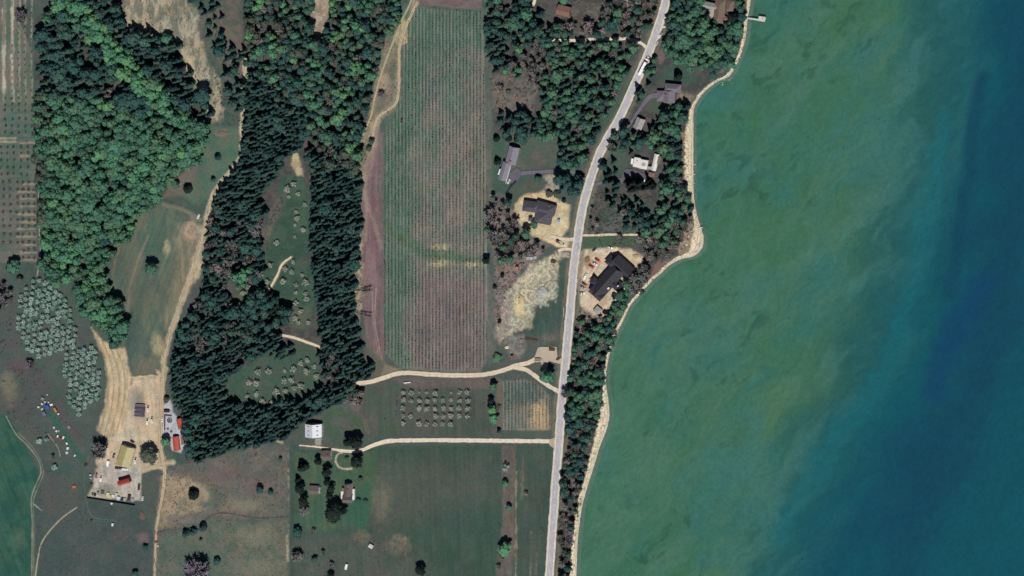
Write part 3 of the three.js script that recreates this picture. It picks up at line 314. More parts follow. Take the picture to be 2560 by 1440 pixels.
function lobeBall(s, r, c, rad, k = 0.8) { const g = new THREE.IcosahedronGeometry(rad * k, 1), p = g.attributes.position; for (let i = 0; i < p.count; i += 3) { const v = [0, 1, 2].map(j => { const x = p.getX(i + j), y = p.getY(i + j), z = p.getZ(i + j), f = 0.82 + 0.36 * noise(x * 1.7 + c[0] * 3 + 40, z * 1.7 + y * 1.3 + c[2] * 3 + 40); return [c[0] + x * f, c[1] + y * f, c[2] + z * f]; }); const m = unit([0, 1, 2].map(j => (v[0][j] + v[1][j] + v[2][j]) / 3 - c[j])); tri(s, v[0], v[1], v[2], m); } }
function limb(s, a, b, r0, r1, k = 4) { const d = unit([b[0] - a[0], b[1] - a[1], b[2] - a[2]]), t = unit([d[1] + 0.02, -d[0] + 0.3, d[2] * 0.2 + 0.1]), u = unit([d[1] * t[2] - d[2] * t[1], d[2] * t[0] - d[0] * t[2], d[0] * t[1] - d[1] * t[0]]), v = unit([u[1] * d[2] - u[2] * d[1], u[2] * d[0] - u[0] * d[2], u[0] * d[1] - u[1] * d[0]]);
  const ring = (c, r, i) => { const w = i / k * Math.PI * 2; return [c[0] + (u[0] * Math.cos(w) + v[0] * Math.sin(w)) * r, c[1] + (u[1] * Math.cos(w) + v[1] * Math.sin(w)) * r, c[2] + (u[2] * Math.cos(w) + v[2] * Math.sin(w)) * r]; };
  for (let i = 0; i < k; i++) { const A = ring(a, r0, i), B = ring(a, r0, i + 1), C = ring(b, r1, i), D = ring(b, r1, i + 1), n = unit([A[0] + B[0] - 2 * a[0], A[1] + B[1] - 2 * a[1], A[2] + B[2] - 2 * a[2]]); tri(s, A, B, D, n); tri(s, A, D, C, n); } }
// broadleaf crown: reach 4 m, height 13 m
function broadleaf(seed, nl, leaves) {
  const r = rngOf(seed), crown = soup(), trunk = soup(), lobes = [];
  limb(trunk, [0, -0.1, 0], [0.1, 4.5, 0], 0.32, 0.22, 6);
  for (let i = 0; i < nl; i++) { const a = i * 2.4 + r(), q = Math.sqrt((i + 0.4) / nl), rad = 1.25 + 0.75 * r() - 0.25 * q; const c = [Math.cos(a) * q * 2.75, 10.9 - 3.3 * q * q - 1.4 * r() + 0.6 * (1 - q), Math.sin(a) * q * 2.75]; lobes.push([c, rad]); limb(trunk, [0.1, 4 + r(), 0], [c[0] * 0.8, c[1] - 0.6, c[2] * 0.8], 0.14, 0.05, 3); }
  for (const [c, rad] of lobes) { lobeBall(crown, r, c, rad, 0.72); const m = Math.round(leaves / nl); for (let i = 0; i < m; i++) { const d = rdir(r, -0.55), k = rad * (0.82 + 0.3 * r()); leaf(crown, r, [c[0] + d[0] * k, c[1] + d[1] * k * 0.85, c[2] + d[2] * k], d, 0.92, 0.9); } }
  return { crown: toGeo(crown), trunk: toGeo(trunk), r: 4, h: 13 };
}
// conifer: reach 2.6 m, height 14 m, whorls of drooping boughs hung with needle clumps
function conifer(seed) {
  const r = rngOf(seed), crown = soup(), trunk = soup(); limb(trunk, [0, -0.1, 0], [0, 13.2, 0], 0.24, 0.03, 5);
  for (let t = 0; t < 9; t++) { const y = 2.4 + t * 1.24 + (r() - 0.5) * 0.5, len = 2.5 * Math.pow(1 - t / 9.9, 0.62), n = 8 - Math.floor(t / 3); for (let i = 0; i < n; i++) { const a = (i + (t % 2) / 2 + (r() - 0.5) * 0.7) / n * Math.PI * 2, L = len * (0.55 + 0.6 * r()), w = 0.42 * L + 0.25, ca = Math.cos(a), sa = Math.sin(a), dy = -0.24 * L, o = [0, y + 0.6, 0], e = [ca * L, y + dy, sa * L], m1 = [ca * L * 0.7 - sa * w, y + dy * 0.5 - 0.12, sa * L * 0.7 + ca * w], m2 = [ca * L * 0.7 + sa * w, y + dy * 0.5 - 0.12, sa * L * 0.7 - ca * w], md = [ca * L * 0.62, y + dy * 0.4 + 0.2, sa * L * 0.62];
      const nn = k => unit([ca * 0.6 + k * -sa * 0.4, 0.9 + 0.3 * (r() - 0.5), sa * 0.6 + k * ca * 0.4]); tri(crown, o, m1, md, nn(1)); tri(crown, m1, e, md, nn(1)); tri(crown, o, md, m2, nn(-1)); tri(crown, md, e, m2, nn(-1));
      for (let q = 0; q < 3; q++) { const f = 0.45 + 0.55 * r(), b = (r() - 0.5) * w * 1.5, d = unit([ca * 0.7 + (r() - 0.5), 0.8, sa * 0.7 + (r() - 0.5)]); leaf(crown, r, [ca * L * f - sa * b, y + dy * f + 0.25, sa * L * f + ca * b], d, 0.62, 0.8); } } }
  return { crown: toGeo(crown), trunk: toGeo(trunk), r: 2.6, h: 14 };
}
// leafless tree: reach 4 m, height 11 m
function bareTree(seed, twigs = 40) {
  const r = rngOf(seed), crown = soup(), trunk = soup(); limb(trunk, [0, -0.1, 0], [0.1, 4, 0.1], 0.3, 0.2, 6); limb(trunk, [0.1, 4, 0.1], [0, 8.5, 0], 0.2, 0.07, 4);
  for (let i = 0; i < 11; i++) { const a = i * 2.4 + r() * 0.6, q = 0.35 + 0.65 * Math.sqrt((i + 1) / 11), y0 = 3.2 + 4 * r(), e = [Math.cos(a) * 2.6 * q, 7.2 + 2.6 * r() - 1.2 * q, Math.sin(a) * 2.6 * q]; limb(crown, [0.08, y0, 0.08], e, 0.12, 0.05, 3);
    for (let k = 0; k < twigs; k++) { const t = 0.35 + 0.65 * r(), b = [0.08 + (e[0] - 0.08) * t, y0 + (e[1] - y0) * t, 0.08 + (e[2] - 0.08) * t], d = rdir(r, -0.2), L = 0.8 + 1.1 * r(), f = [b[0] + d[0] * L, b[1] + Math.abs(d[1]) * L, b[2] + d[2] * L], w = 0.1 + 0.12 * r(); tri(crown, [b[0] - w, b[1], b[2] + w], [b[0] + w, b[1], b[2] - w], f, unit([d[0], 2, d[2] + 0.6])); const d2 = rdir(r, -0.1), m = [(b[0] + f[0]) / 2, (b[1] + f[1]) / 2, (b[2] + f[2]) / 2]; tri(crown, [m[0] - w * 0.7, m[1], m[2] - w * 0.7], [m[0] + w * 0.7, m[1], m[2] + w * 0.7], [m[0] + d2[0] * L * 0.7, m[1] + Math.abs(d2[1]) * L * 0.6, m[2] + d2[2] * L * 0.7], unit([d2[0], 2, d2[2] + 0.6])); } }
  return { crown: toGeo(crown), trunk: toGeo(trunk), r: 4, h: 11 };
}
// low fruit tree in pale leaf: reach 2.6 m, height 4 m
function fruitTree(seed) {
  const r = rngOf(seed), crown = soup(), trunk = soup(); limb(trunk, [0, -0.1, 0], [0.05, 1.1, 0], 0.16, 0.12, 5);
  for (let i = 0; i < 13; i++) { const a = i * 2.4 + r(), q = Math.sqrt((i + 0.5) / 13), c = [Math.cos(a) * 2 * q, 2.2 + 1.1 * r() - 0.5 * q, Math.sin(a) * 2 * q], rad = 0.5 + 0.4 * r(); limb(trunk, [0.05, 1, 0], c, 0.07, 0.03, 3); for (let k = 0; k < 26; k++) { const d = rdir(r, -0.3); leaf(crown, r, [c[0] + d[0] * rad, c[1] + d[1] * rad, c[2] + d[2] * rad], d, 0.52, 0.8); } }
  return { crown: toGeo(crown), trunk: toGeo(trunk), r: 2.6, h: 4 };
}
// young or pruned orchard tree: reach 1 m, height 2.4 m
function sapling(seed) { const r = rngOf(seed), crown = soup(), trunk = soup(); limb(trunk, [0, -0.1, 0], [0.03, 1, 0], 0.07, 0.05, 4); for (let i = 0; i < 6; i++) { const a = i * 1.05 + r(), c = [Math.cos(a) * 0.55, 1.5 + 0.6 * r(), Math.sin(a) * 0.55]; limb(trunk, [0.03, 0.9, 0], c, 0.04, 0.02, 3); for (let k = 0; k < 9; k++) { const d = rdir(r, -0.4); leaf(crown, r, [c[0] + d[0] * 0.4, c[1] + d[1] * 0.4, c[2] + d[2] * 0.4], d, 0.34, 0.8); } } return { crown: toGeo(crown), trunk: toGeo(trunk), r: 1, h: 2.4 }; }
function bushShape(seed) { const r = rngOf(seed), s = soup(); for (let i = 0; i < 5; i++) { const c = [(r() - 0.5) * 1.2, 0.45 + 0.35 * r(), (r() - 0.5) * 1.2]; for (let k = 0; k < 12; k++) { const d = rdir(r, -0.3); leaf(s, r, [c[0] + d[0] * 0.5, c[1] + d[1] * 0.45, c[2] + d[2] * 0.5], d, 0.42, 0.9); } } return toGeo(s); }

const SHAPES = { broadleaf: [11, 12, 13, 14].map(k => broadleaf(k, 13 + (k % 3) * 2, 330)), conifer: [21, 22, 23].map(conifer), bare: [31, 32, 33].map(k => bareTree(k)), fruit: [41, 42, 43, 44].map(fruitTree), sapling: [51, 52].map(sapling) };
const leafM = c => { const m = new THREE.MeshPhysicalMaterial({ roughness: 1, transmission: 0.22, thickness: 0, specularIntensity: 0.4, side: THREE.DoubleSide }); m.color.setRGB(...c); return m; };
const TINT = {
  bright: [[0.115, 0.3, 0.16], [0.145, 0.33, 0.15], [0.1, 0.27, 0.16]], green: [[0.085, 0.22, 0.135], [0.075, 0.185, 0.125], [0.11, 0.225, 0.13]], deep: [[0.045, 0.125, 0.105], [0.042, 0.11, 0.1], [0.06, 0.135, 0.105]],
  olive: [[0.105, 0.135, 0.095], [0.09, 0.12, 0.09]], fir: [[0.032, 0.078, 0.072], [0.046, 0.1, 0.086], [0.024, 0.058, 0.058], [0.06, 0.115, 0.09]], black: [[0.014, 0.026, 0.024], [0.018, 0.03, 0.024]],
  twig: [[0.29, 0.28, 0.265], [0.24, 0.24, 0.225]], rosy: [[0.42, 0.34, 0.33], [0.35, 0.29, 0.28]], plum: [[0.23, 0.2, 0.245]], silver: [[0.4, 0.56, 0.48], [0.45, 0.6, 0.52], [0.35, 0.51, 0.43]], drab: [[0.42, 0.44, 0.36], [0.37, 0.41, 0.33], [0.47, 0.47, 0.4]], sap: [[0.03, 0.045, 0.025], [0.05, 0.05, 0.03]], brown: [[0.16, 0.11, 0.075], [0.13, 0.09, 0.065]],
};
const MATS = {}; for (const k in TINT) MATS[k] = TINT[k].map(leafM);
const BARK = gm('#5a5047'), DARKBARK = gm('#453d38');
const WORD = { bright: 'bright green', green: 'green', deep: 'deep green', olive: 'olive', fir: 'dark', black: 'blackish', twig: 'grey leafless', rosy: 'pinkish brown leafless', plum: 'purplish leafless', silver: 'silvery', drab: 'pale grey green' };
const NAME = { broadleaf: 'broadleaf_tree', conifer: 'conifer_tree', bare: 'bare_tree', fruit: 'fruit_tree', sapling: 'young_fruit_tree' }, NOUN = { broadleaf: 'broadleaf tree', conifer: 'conifer', bare: 'tree', fruit: 'fruit tree', sapling: 'young fruit tree' };
function plant(kind, px, py, rpx, tint, label, group, h, cat = 'tree') {
  const list = SHAPES[kind], k = Math.floor(R() * list.length), sh = list[k], rad = rpx * S, f = rad / sh.r, H = h ?? sh.h * Math.min(1.35, Math.max(0.45, 0.35 + 0.65 * f)), [x, z] = at(px, py, H * 0.72);
  const o = thing(NAME[kind], label, cat, x, z, R() * 6.283, group); o.scale.set(f, H / sh.h, f);
  part(o, 'trunk', sh.trunk, kind === 'bare' ? DARKBARK : BARK); part(o, 'crown', sh.crown, pick(MATS[tint])); return o;
}
// ---------------------------------------------------------------- woods: scattered positions per region, later split into single trees and the mass behind them
const crowd = { broadleaf: [], conifer: [], bare: [] };
function wood(poly, gap, mix, phrase, sizes = {}) {
  const p = typeof poly === 'string' ? P(poly) : poly, b = bbox(p), put = [], cell = gap, grid = {};
  const n = Math.round((b[2] - b[0]) * (b[3] - b[1]) / (gap * gap) * 3.2);
  for (let i = 0; i < n; i++) { const x = rr(b[0], b[2]), y = rr(b[1], b[3]); if (x < -40 || y < -60 || y > 1500 || !inside(p, x, y)) continue; const gi = Math.floor(x / cell), gj = Math.floor(y / cell); let ok = true; for (let a = -1; a <= 1 && ok; a++) for (let c = -1; c <= 1 && ok; c++) for (const q of grid[(gi + a) + ',' + (gj + c)] || []) if (Math.hypot(q[0] - x, q[1] - y) < gap * 0.82) { ok = false; break; } if (!ok) continue; (grid[gi + ',' + gj] ||= []).push([x, y]); put.push([x, y]); }
  for (const [x, y] of put) { const m = typeof mix === 'function' ? mix(x, y) : mix; let t = Math.min(0.999, Math.max(0, (fbm(x / 24 + m.length * 7, y / 24) - 0.22) / 0.56) * 0.55 + 0.45 * R()) * m.reduce((s, q) => s + q[2], 0), q = m[0]; for (q of m) { t -= q[2]; if (t <= 0) break; } const [kind, tint] = q; const base = (0.72 + 0.56 * fbm(x / 30 + 77, y / 30)) * (sizes[kind] ?? { broadleaf: 11.8, conifer: 7.4, bare: 11 }[kind]) * (kind === 'broadleaf' && sizes[kind] ? 1.12 : 1) * (kind === 'conifer' ? rr(0.7, 1.4) : 0.72 + 0.85 * R() * R() + 0.25 * R()); crowd[kind].push({ x, y, r: base, tint, phrase, v: R() }); }
}
const B = 'broadleaf', C = 'conifer', N = 'bare';
wood('88,95 118,35 165,-60 292,-60 300,58 342,75 440,108 456,172 500,232 520,282 512,335 500,400 468,418 402,468 380,516 332,555 318,600 262,655 252,690 300,778 305,848 285,862 250,826 208,788 182,722 104,700 100,500 92,420 88,300', 15.5, (x, y) => { const d = y - (215 + 0.25 * (x - 90)) + 60 * (fbm(x / 50, y / 50) - 0.5); const band = Math.abs((x - 215) * 0.72 - (y - 60) * 0.7) < 26 && y < 300; return band ? [[B, 'bright', 6], [B, 'green', 3]] : d < 0 ? [[B, 'deep', 5], [C, 'fir', 5], [N, 'twig', 0.7], [B, 'green', 1]] : x < 130 && y < 560 ? [[B, 'olive', 4], [B, 'green', 4], [N, 'twig', 1]] : [[B, 'bright', 3.4], [B, 'green', 6], [B, 'deep', 1.2], [N, 'twig', 0.35]]; }, 'in the large wood beside the north-western orchard', { broadleaf: 12.5, conifer: 8 });
wood('455,-60 560,-60 545,20 500,40 478,10', 15, [[B, 'deep', 3], [C, 'fir', 3], [N, 'twig', 1]], 'in the clump north of the dry clearing');
wood('502,42 548,46 560,110 606,128 602,205 575,225 552,190 548,140 520,110', 19, [[B, 'deep', 4], [C, 'fir', 3], [B, 'green', 2], [N, 'twig', 2]], 'in the loose scrub east of the dry clearing');
wood('560,225 605,215 606,262 590,280 562,262', 15, [[B, 'deep', 3], [C, 'fir', 1], [B, 'bright', 0.6]], 'at the foot of the dry clearing');
wood('612,-60 772,-60 785,15 770,55 786,102 800,112 824,35 840,-60 1012,-60 1000,15 985,60 955,112 935,188 918,258 905,325 890,372 800,372 742,330 762,272 702,232 662,195 616,190', 14.5, (x, y) => [[B, 'green', 3.4 + (x > 760 ? 2 : 0)], [B, 'deep', 3], [B, 'bright', 1], [B, 'olive', 2.4], [N, 'twig', 1.3], [C, 'fir', x < 700 ? 2 : 0.8]], 'in the mixed wood west of the vineyard track', { broadleaf: 9.5 });
wood('614,196 662,198 702,234 762,282 752,330 742,376 702,398 690,440 662,470 642,500 660,540 612,560 560,540 528,510 560,460 596,412 606,330', 9.2, [[C, 'fir', 12], [B, 'deep', 2.4], [N, 'twig', 0.4]], 'in the dense conifer plantation, western block');
wood('528,514 560,542 612,562 655,548 640,600 648,640 662,672 640,700 600,690 560,700 508,690 512,620 520,560', 12, [[C, 'fir', 5], [N, 'twig', 2], [B, 'deep', 2], [N, 'rosy', 0.8]], 'in the thin plantation west of the glade');
wood('580,690 625,672 632,700 600,720 582,716', 14, [[B, 'bright', 3], [B, 'green', 1]], 'in the bright clump beside the glade');
wood('505,694 560,704 578,760 640,800 642,828 560,872 480,884 430,872 460,802 490,752', 11.5, [[N, 'twig', 3], [C, 'fir', 3.2], [B, 'deep', 2], [B, 'olive', 1.2], [N, 'rosy', 0.5]], 'in the half-bare wood east of the hay meadow');
wood('766,374 890,432 896,560 884,640 878,760 888,852 905,905 925,930 908,956 872,952 852,905 806,880 794,832 788,742 778,682 772,592 778,482', 9.2, [[C, 'fir', 14], [B, 'deep', 2.8]], 'in the conifer belt beside the ploughed strip');
wood('810,372 890,372 892,432 850,430 808,412', 12, [[B, 'green', 2], [B, 'olive', 2], [N, 'twig', 2], [C, 'fir', 2]], 'at the north end of the conifer belt');
wood('632,836 700,830 690,872 622,900 562,948 548,990 580,1016 652,1018 762,998 806,966 866,962 878,985 852,1004 782,1042 732,1072 702,1100 602,1122 532,1142 482,1162 474,1146 468,1104 462,1060 444,1032 433,1002 421,930 428,880 500,888 560,876', 9.4, (x, y) => y > 1115 ? [[C, 'fir', 6], [B, 'deep', 2]] : [[C, 'fir', 12], [B, 'deep', 2.6], [B, 'green', 0.8]], 'in the conifer belt round the lower glade');
wood('625,735 668,735 722,780 718,812 690,822 640,820 600,800', 12, [[C, 'black', 4], [B, 'deep', 3], [C, 'fir', 3]], 'in the dark clump between the two glades', { broadleaf: 11, conifer: 8 });
wood('675,868 720,862 732,888 700,902 672,896', 13, [[C, 'fir', 3], [N, 'rosy', 1]], 'on the north rim of the lower glade');
wood('790,885 850,890 872,940 862,985 815,965 800,935', 13, [[C, 'fir', 4], [N, 'twig', 2], [B, 'deep', 2]], 'at the east rim of the lower glade');
wood('862,975 905,975 895,1010 872,1012 850,1005', 14, [[B, 'green', 2], [N, 'rosy', 2], [N, 'twig', 1]], 'below the bend of the gravel lane');
wood('1213,-60 1322,-60 1320,30 1335,60 1370,68 1470,60 1590,-60 1655,-60 1636,40 1605,92 1540,88 1470,92 1380,92 1345,130 1300,108 1232,170 1214,120', 15.5, (x, y) => x > 1400 ? [[N, 'twig', 4], [N, 'rosy', 1.2], [B, 'deep', 2.5], [B, 'green', 1], [C, 'fir', 0.8]] : [[B, 'green', 3.4], [B, 'deep', 3], [C, 'fir', 2], [N, 'twig', 1.5], [B, 'bright', 0.8]], 'in the wood north of the pale side lane');
wood('1330,110 1375,104 1480,108 1590,108 1590,130 1550,220 1496,318 1474,358 1460,396 1444,426 1390,420 1386,372 1400,345 1330,345 1310,300 1350,290 1350,230 1300,170 1300,130', 14.5, (x, y) => x < 1360 && y < 230 ? [[N, 'twig', 5], [N, 'rosy', 2], [B, 'deep', 1]] : [[B, 'deep', 4], [B, 'green', 4], [C, 'fir', 2], [N, 'twig', 2.2], [B, 'bright', 0.5]], 'in the wood between the lake road and the vineyard', { broadleaf: 9.5 });
wood('1214,118 1232,172 1300,112 1300,170 1290,195 1232,188 1216,160', 15, [[B, 'green', 2], [C, 'fir', 2], [B, 'bright', 1], [N, 'twig', 1]], 'on the north rim of the brown clearing');
wood('1240,285 1310,285 1345,330 1320,345 1250,338', 16, [[C, 'fir', 3], [B, 'deep', 3], [N, 'twig', 0.6]], 'on the south rim of the brown clearing', { conifer: 8.5 });
wood('1395,442 1445,448 1452,478 1432,490 1395,476', 16, [[B, 'deep', 3], [C, 'fir', 2]], 'beside the mouth of the asphalt drive', { broadleaf: 12 });
wood('1216,484 1265,492 1288,560 1340,602 1372,622 1340,640 1300,652 1242,652 1216,602', 16, [[N, 'rosy', 4], [N, 'twig', 3], [B, 'green', 2], [B, 'deep', 1.6]], 'in the scrub wood below the new charcoal house', { broadleaf: 9 });
wood('1672,30 1700,-60 1742,-60 1755,10 1762,50 1805,58 1846,60 1850,100 1838,140 1815,178 1780,198 1765,165 1792,140 1798,98 1770,90 1700,95 1668,130 1655,100', 15, [[B, 'green', 5], [B, 'deep', 3], [C, 'fir', 1], [N, 'twig', 0.8]], 'in the lakeside wood by the long white dock');
wood('1668,100 1795,96 1796,140 1765,170 1720,172 1690,160 1668,150', 14, [[B, 'green', 6], [B, 'deep', 2]], 'in the round lakeside wood south of the north house', { broadleaf: 11 });
wood('1840,-60 1864,-60 1862,0 1852,60 1842,40', 15, [[B, 'deep', 2], [B, 'green', 2], [N, 'twig', 1]], 'on the bank north of the dock');
wood('1628,150 1645,150 1640,190 1612,240 1592,262 1580,250 1605,200', 17, [[C, 'fir', 3], [B, 'green', 2]], 'in the strip between road and mauve-roofed house', { broadleaf: 8 });
wood('1532,336 1562,322 1574,340 1620,330 1640,280 1690,262 1712,262 1705,330 1700,400 1705,440 1722,520 1730,545 1700,570 1660,560 1640,500 1660,440 1660,390 1620,370 1590,368 1570,390 1550,384 1524,376', 16, [[B, 'deep', 4], [B, 'green', 3.4], [C, 'fir', 2], [N, 'twig', 1.6], [B, 'olive', 1]], 'in the lakeside wood round the white-roofed house');
wood('1506,402 1524,390 1534,420 1542,470 1530,520 1508,520 1500,452', 16, [[C, 'fir', 4], [B, 'deep', 2]], 'in the conifer clump on the road bend');
wood('1560,455 1630,455 1634,478 1562,480', 12, [[C, 'black', 5]], 'in the black conifer hedge south of the white-roofed house', { conifer: 8.5 });
wood('1530,520 1560,500 1612,510 1640,520 1660,562 1640,575 1560,575', 16, [[C, 'fir', 4], [B, 'deep', 3], [N, 'twig', 1]], 'in the clump above the straight gravel drive');
wood('1470,520 1500,525 1502,580 1478,580', 20, [[N, 'rosy', 2], [B, 'deep', 1]], 'on the rough verge of the road bend', { bare: 7, broadleaf: 7 });
wood('1598,575 1660,562 1710,565 1718,590 1690,625 1640,652 1610,640 1598,610', 15, [[B, 'green', 3], [N, 'twig', 3], [N, 'rosy', 1.4], [B, 'deep', 2]], 'in the wood on the sandy point');
wood('1575,690 1600,668 1635,675 1622,696 1580,742 1555,775 1540,800 1515,800 1535,760', 13.5, [[B, 'green', 4], [N, 'twig', 3], [B, 'deep', 2]], 'on the bank below the black-roofed house', { broadleaf: 9 });
wood('1445,805 1515,795 1541,800 1536,840 1514,900 1506,960 1494,1025 1484,1080 1468,1150 1456,1200 1442,1250 1434,1310 1428,1360 1420,1440 1414,1520 1390,1520 1398,1360 1408,1200 1414,1080 1420,960 1432,870', 13.5, (x, y) => y > 1060 ? [[N, 'plum', 2.6], [N, 'twig', 3], [B, 'deep', 3.6], [N, 'rosy', 1], [B, 'green', 1]] : [[N, 'twig', 3.4], [N, 'rosy', 1], [B, 'green', 2.6], [B, 'deep', 3.6], [N, 'plum', 1]], 'in the narrow strip between lake road and beach', { broadleaf: 9, bare: 9 });
wood('-60,700 22,700 30,745 10,790 -60,800', 17, [[N, 'plum', 3], [N, 'twig', 2]], 'in the purplish thicket at the western edge');
{
  const lead = { broadleaf: 300, conifer: 300, bare: 300 };
  for (const kind of [B, C, N]) {
    const view = crowd[kind].filter(t => t.x > -14 && t.x < 2574 && t.y > -14 && t.y < 1454), far = crowd[kind].filter(t => !view.includes(t)); view.sort((a, b) => b.r - a.r);
    for (const t of view.slice(0, lead[kind])) { const word = WORD[t.tint]; plant(kind, t.x, t.y, t.r, t.tint, `${word} ${NOUN[kind]} ${t.phrase}`, `${word} ${NOUN[kind]}s ${t.phrase}`); }
    const rest = [...view.slice(lead[kind]), ...far]; if (!rest.length) continue;
    const sh = SHAPES[kind][0], g = mergeGeometries([sh.crown, sh.trunk]), m = new THREE.MeshPhysicalMaterial({ roughness: 1, transmission: 0.22, thickness: 0, specularIntensity: 0.4, side: THREE.DoubleSide }), im = new THREE.InstancedMesh(g, m, rest.length), M = new THREE.Matrix4(), q = new THREE.Quaternion(), up = new THREE.Vector3(0, 1, 0), col = new THREE.Color();
    rest.forEach((t, i) => { const f = t.r * S / sh.r, H = sh.h * Math.min(1.35, Math.max(0.45, 0.35 + 0.65 * f)) * (0.75 + 0.4 * t.v), [x, z] = at(t.x, t.y, H * 0.72); M.compose(new THREE.Vector3(x, 0, z), q.setFromAxisAngle(up, t.v * 50), new THREE.Vector3(f * (0.85 + 0.3 * ((t.v * 13) % 1)), H / sh.h * (0.8 + 0.4 * ((t.v * 17) % 1)), f * (0.85 + 0.3 * ((t.v * 29) % 1)))); im.setMatrixAt(i, M); const c = TINT[t.tint][i % TINT[t.tint].length], b = 0.85 + 0.3 * ((t.v * 7) % 1); im.setColorAt(i, col.setRGB(c[0] * b, c[1] * b, c[2] * b)); });
    im.name = { broadleaf: 'broadleaf_woodland', conifer: 'conifer_woodland', bare: 'bare_woodland' }[kind]; im.castShadow = im.receiveShadow = true; im.userData = { kind: 'stuff', label: { broadleaf: 'crowded smaller green broadleaf trees filling the woods', conifer: 'crowded smaller dark conifers filling the plantation', bare: 'crowded smaller leafless trees filling the woods' }[kind], category: 'woodland' }; scene.add(im);
  }
}
// ---------------------------------------------------------------- orchards
{ // silvery orchard: two blocks on a skewed grid, as traced
  const blocks = [[P('45,742 80,697 122,706 150,732 176,764 186,802 195,850 180,880 150,880 116,900 82,892 65,872 41,832 36,800'), 'upper'], [P('160,872 222,858 242,880 247,915 258,985 250,1003 196,1040 166,1002 160,950'), 'lower']];
  for (const [poly, which] of blocks) for (let i = -30; i < 40; i++) for (let j = -10; j < 90; j++) { const x = i * 14.6 + j * -1.2 + 30 + rr(-2.6, 2.6), y = 650 + j * 13.8 - i * 3.8 + rr(-2.2, 2.2); if (!inside(poly, x, y) || R() < 0.05) continue; plant('fruit', x, y, rr(5.6, 8.2), 'silver', `silvery fruit tree in the ${which} block of the crowded western orchard`, `silvery orchard trees, ${which} block`, rr(3.6, 4.6)); }
}
for (const [x, y, r, n] of P('717,473,10 734,461,8 745,485,7 721,492,5 761,512,7 740,530,6 742,546,8 737,562,5 757,575,8 737,592,5 691,608,8').sort((a, c) => a[1] - c[1]).map((q, i) => [...q, i])) plant('fruit', x, y, r, 'drab', `pale fruit tree in the narrow north of the upper glade, ${['first', 'second', 'third', 'fourth', 'fifth', 'sixth', 'seventh', 'eighth', 'ninth', 'tenth', 'last'][n]} from north`, 'fruit trees in the north of the upper glade', r * 0.48);
for (const [x, y, r] of P('676,664,8 713,673,8 728,680,8 651,685,8 635,702,8 668,706,8 707,703,9 763,707,10 755,688,6 620,718,7 740,712,7 732,655,7 608,732,8 640,735,8 680,733,5 739,732,6 763,735,7 765,748,8 739,758,8 609,766,7 722,779,8 751,778,8 738,797,8 746,806,6 770,806,6')) plant('fruit', x, y, r, 'drab', 'pale grey green fruit tree in the southern half of the upper glade', 'fruit trees in the south of the upper glade', r * 0.48);
for (const [x, y, r] of P('644,931,10 670,929,9 622,957,9 640,958,9 709,953,9 729,951,9 733,924,9 711,927,6 751,908,8 767,901,8 785,917,7 766,930,10 790,941,8 690,980,10 712,978,8 735,971,8 752,966,9 618,990,6 640,985,8 655,1005,9 680,1005,7 700,1003,9')) plant('fruit', x, y, r, 'drab', 'pale grey green fruit tree in the lower oval glade', 'fruit trees in the lower glade', r * 0.48);
{
  const cols = [1007, 1027, 1047, 1067, 1087, 1107, 1127, 1148, 1168], rows = [982, 1001, 1021, 1041, 1060], miss = new Set(['0,5', '2,1', '3,2', '3,3', '4,1', '4,7', '4,8']), small = { '0,2': 4, '0,3': 5, '0,6': 4, '3,0': 6, '1,6': 6 }, ord = ['first', 'second', 'third', 'fourth', 'fifth', 'sixth', 'seventh', 'eighth', 'ninth'];
  rows.forEach((y, j) => cols.forEach((x, i) => { if (miss.has(j + ',' + i)) return; const r = small[j + ',' + i] ?? rr(6.6, 8.6); plant('fruit', x + rr(-1.5, 1.5), y + rr(-1.5, 1.5), r, 'drab', `fruit tree in the square orchard, ${ord[j]} row below the lane, ${ord[i]} column from west`, 'fruit trees in the square orchard below the lane', r * 0.48); }));
  const young = []; for (let k = 0; k < 14; k++) for (const x of [11, 30, 45, 61, 77]) if (k > 5 ? x !== 11 : x > 40) young.push([x, 18 + k * 16.2, 2, 0]); for (const y of [246, 262, 278, 298, 316, 332]) for (const x of [13, 30, 47, 63, 80]) young.push([x, y, 3.6, 1]); for (const y of [368, 384, 402, 420, 436]) for (const x of [3, 18, 35, 52, 69]) young.push([x, y, 3.4, 1]); for (const y of [456, 475, 492, 511, 532, 551, 568, 587, 607, 627, 645]) for (const x of [8, 25, 43, 57, 72, 86]) if (y < 620 || x > 44) young.push([x, y, 4.6, 2]);
  for (const [x, y, r, t] of young) plant('sapling', x + rr(-1.5, 1.5), y + rr(-1.5, 1.5), r * rr(0.8, 1.15), ['sap', 'sap', 'brown'][t], ['tiny sapling in the pale-striped north end of the corner orchard', 'small dark fruit tree in the green middle of the corner orchard', 'small brown fruit tree in the southern rows of the corner orchard'][t], ['saplings of the corner orchard', 'dark fruit trees of the corner orchard', 'brown fruit trees of the corner orchard'][t], [1.5, 2.2, 2.2][t]);
  for (const [x, y, r] of P('991,990,2 992,1005,2 991,1012,2 990,1030,2 991,1038,2 963,1047,2.4')) plant('sapling', x, y, r, 'sap', 'dark little sapling just west of the square orchard', 'saplings west of the square orchard', 1.6);
}
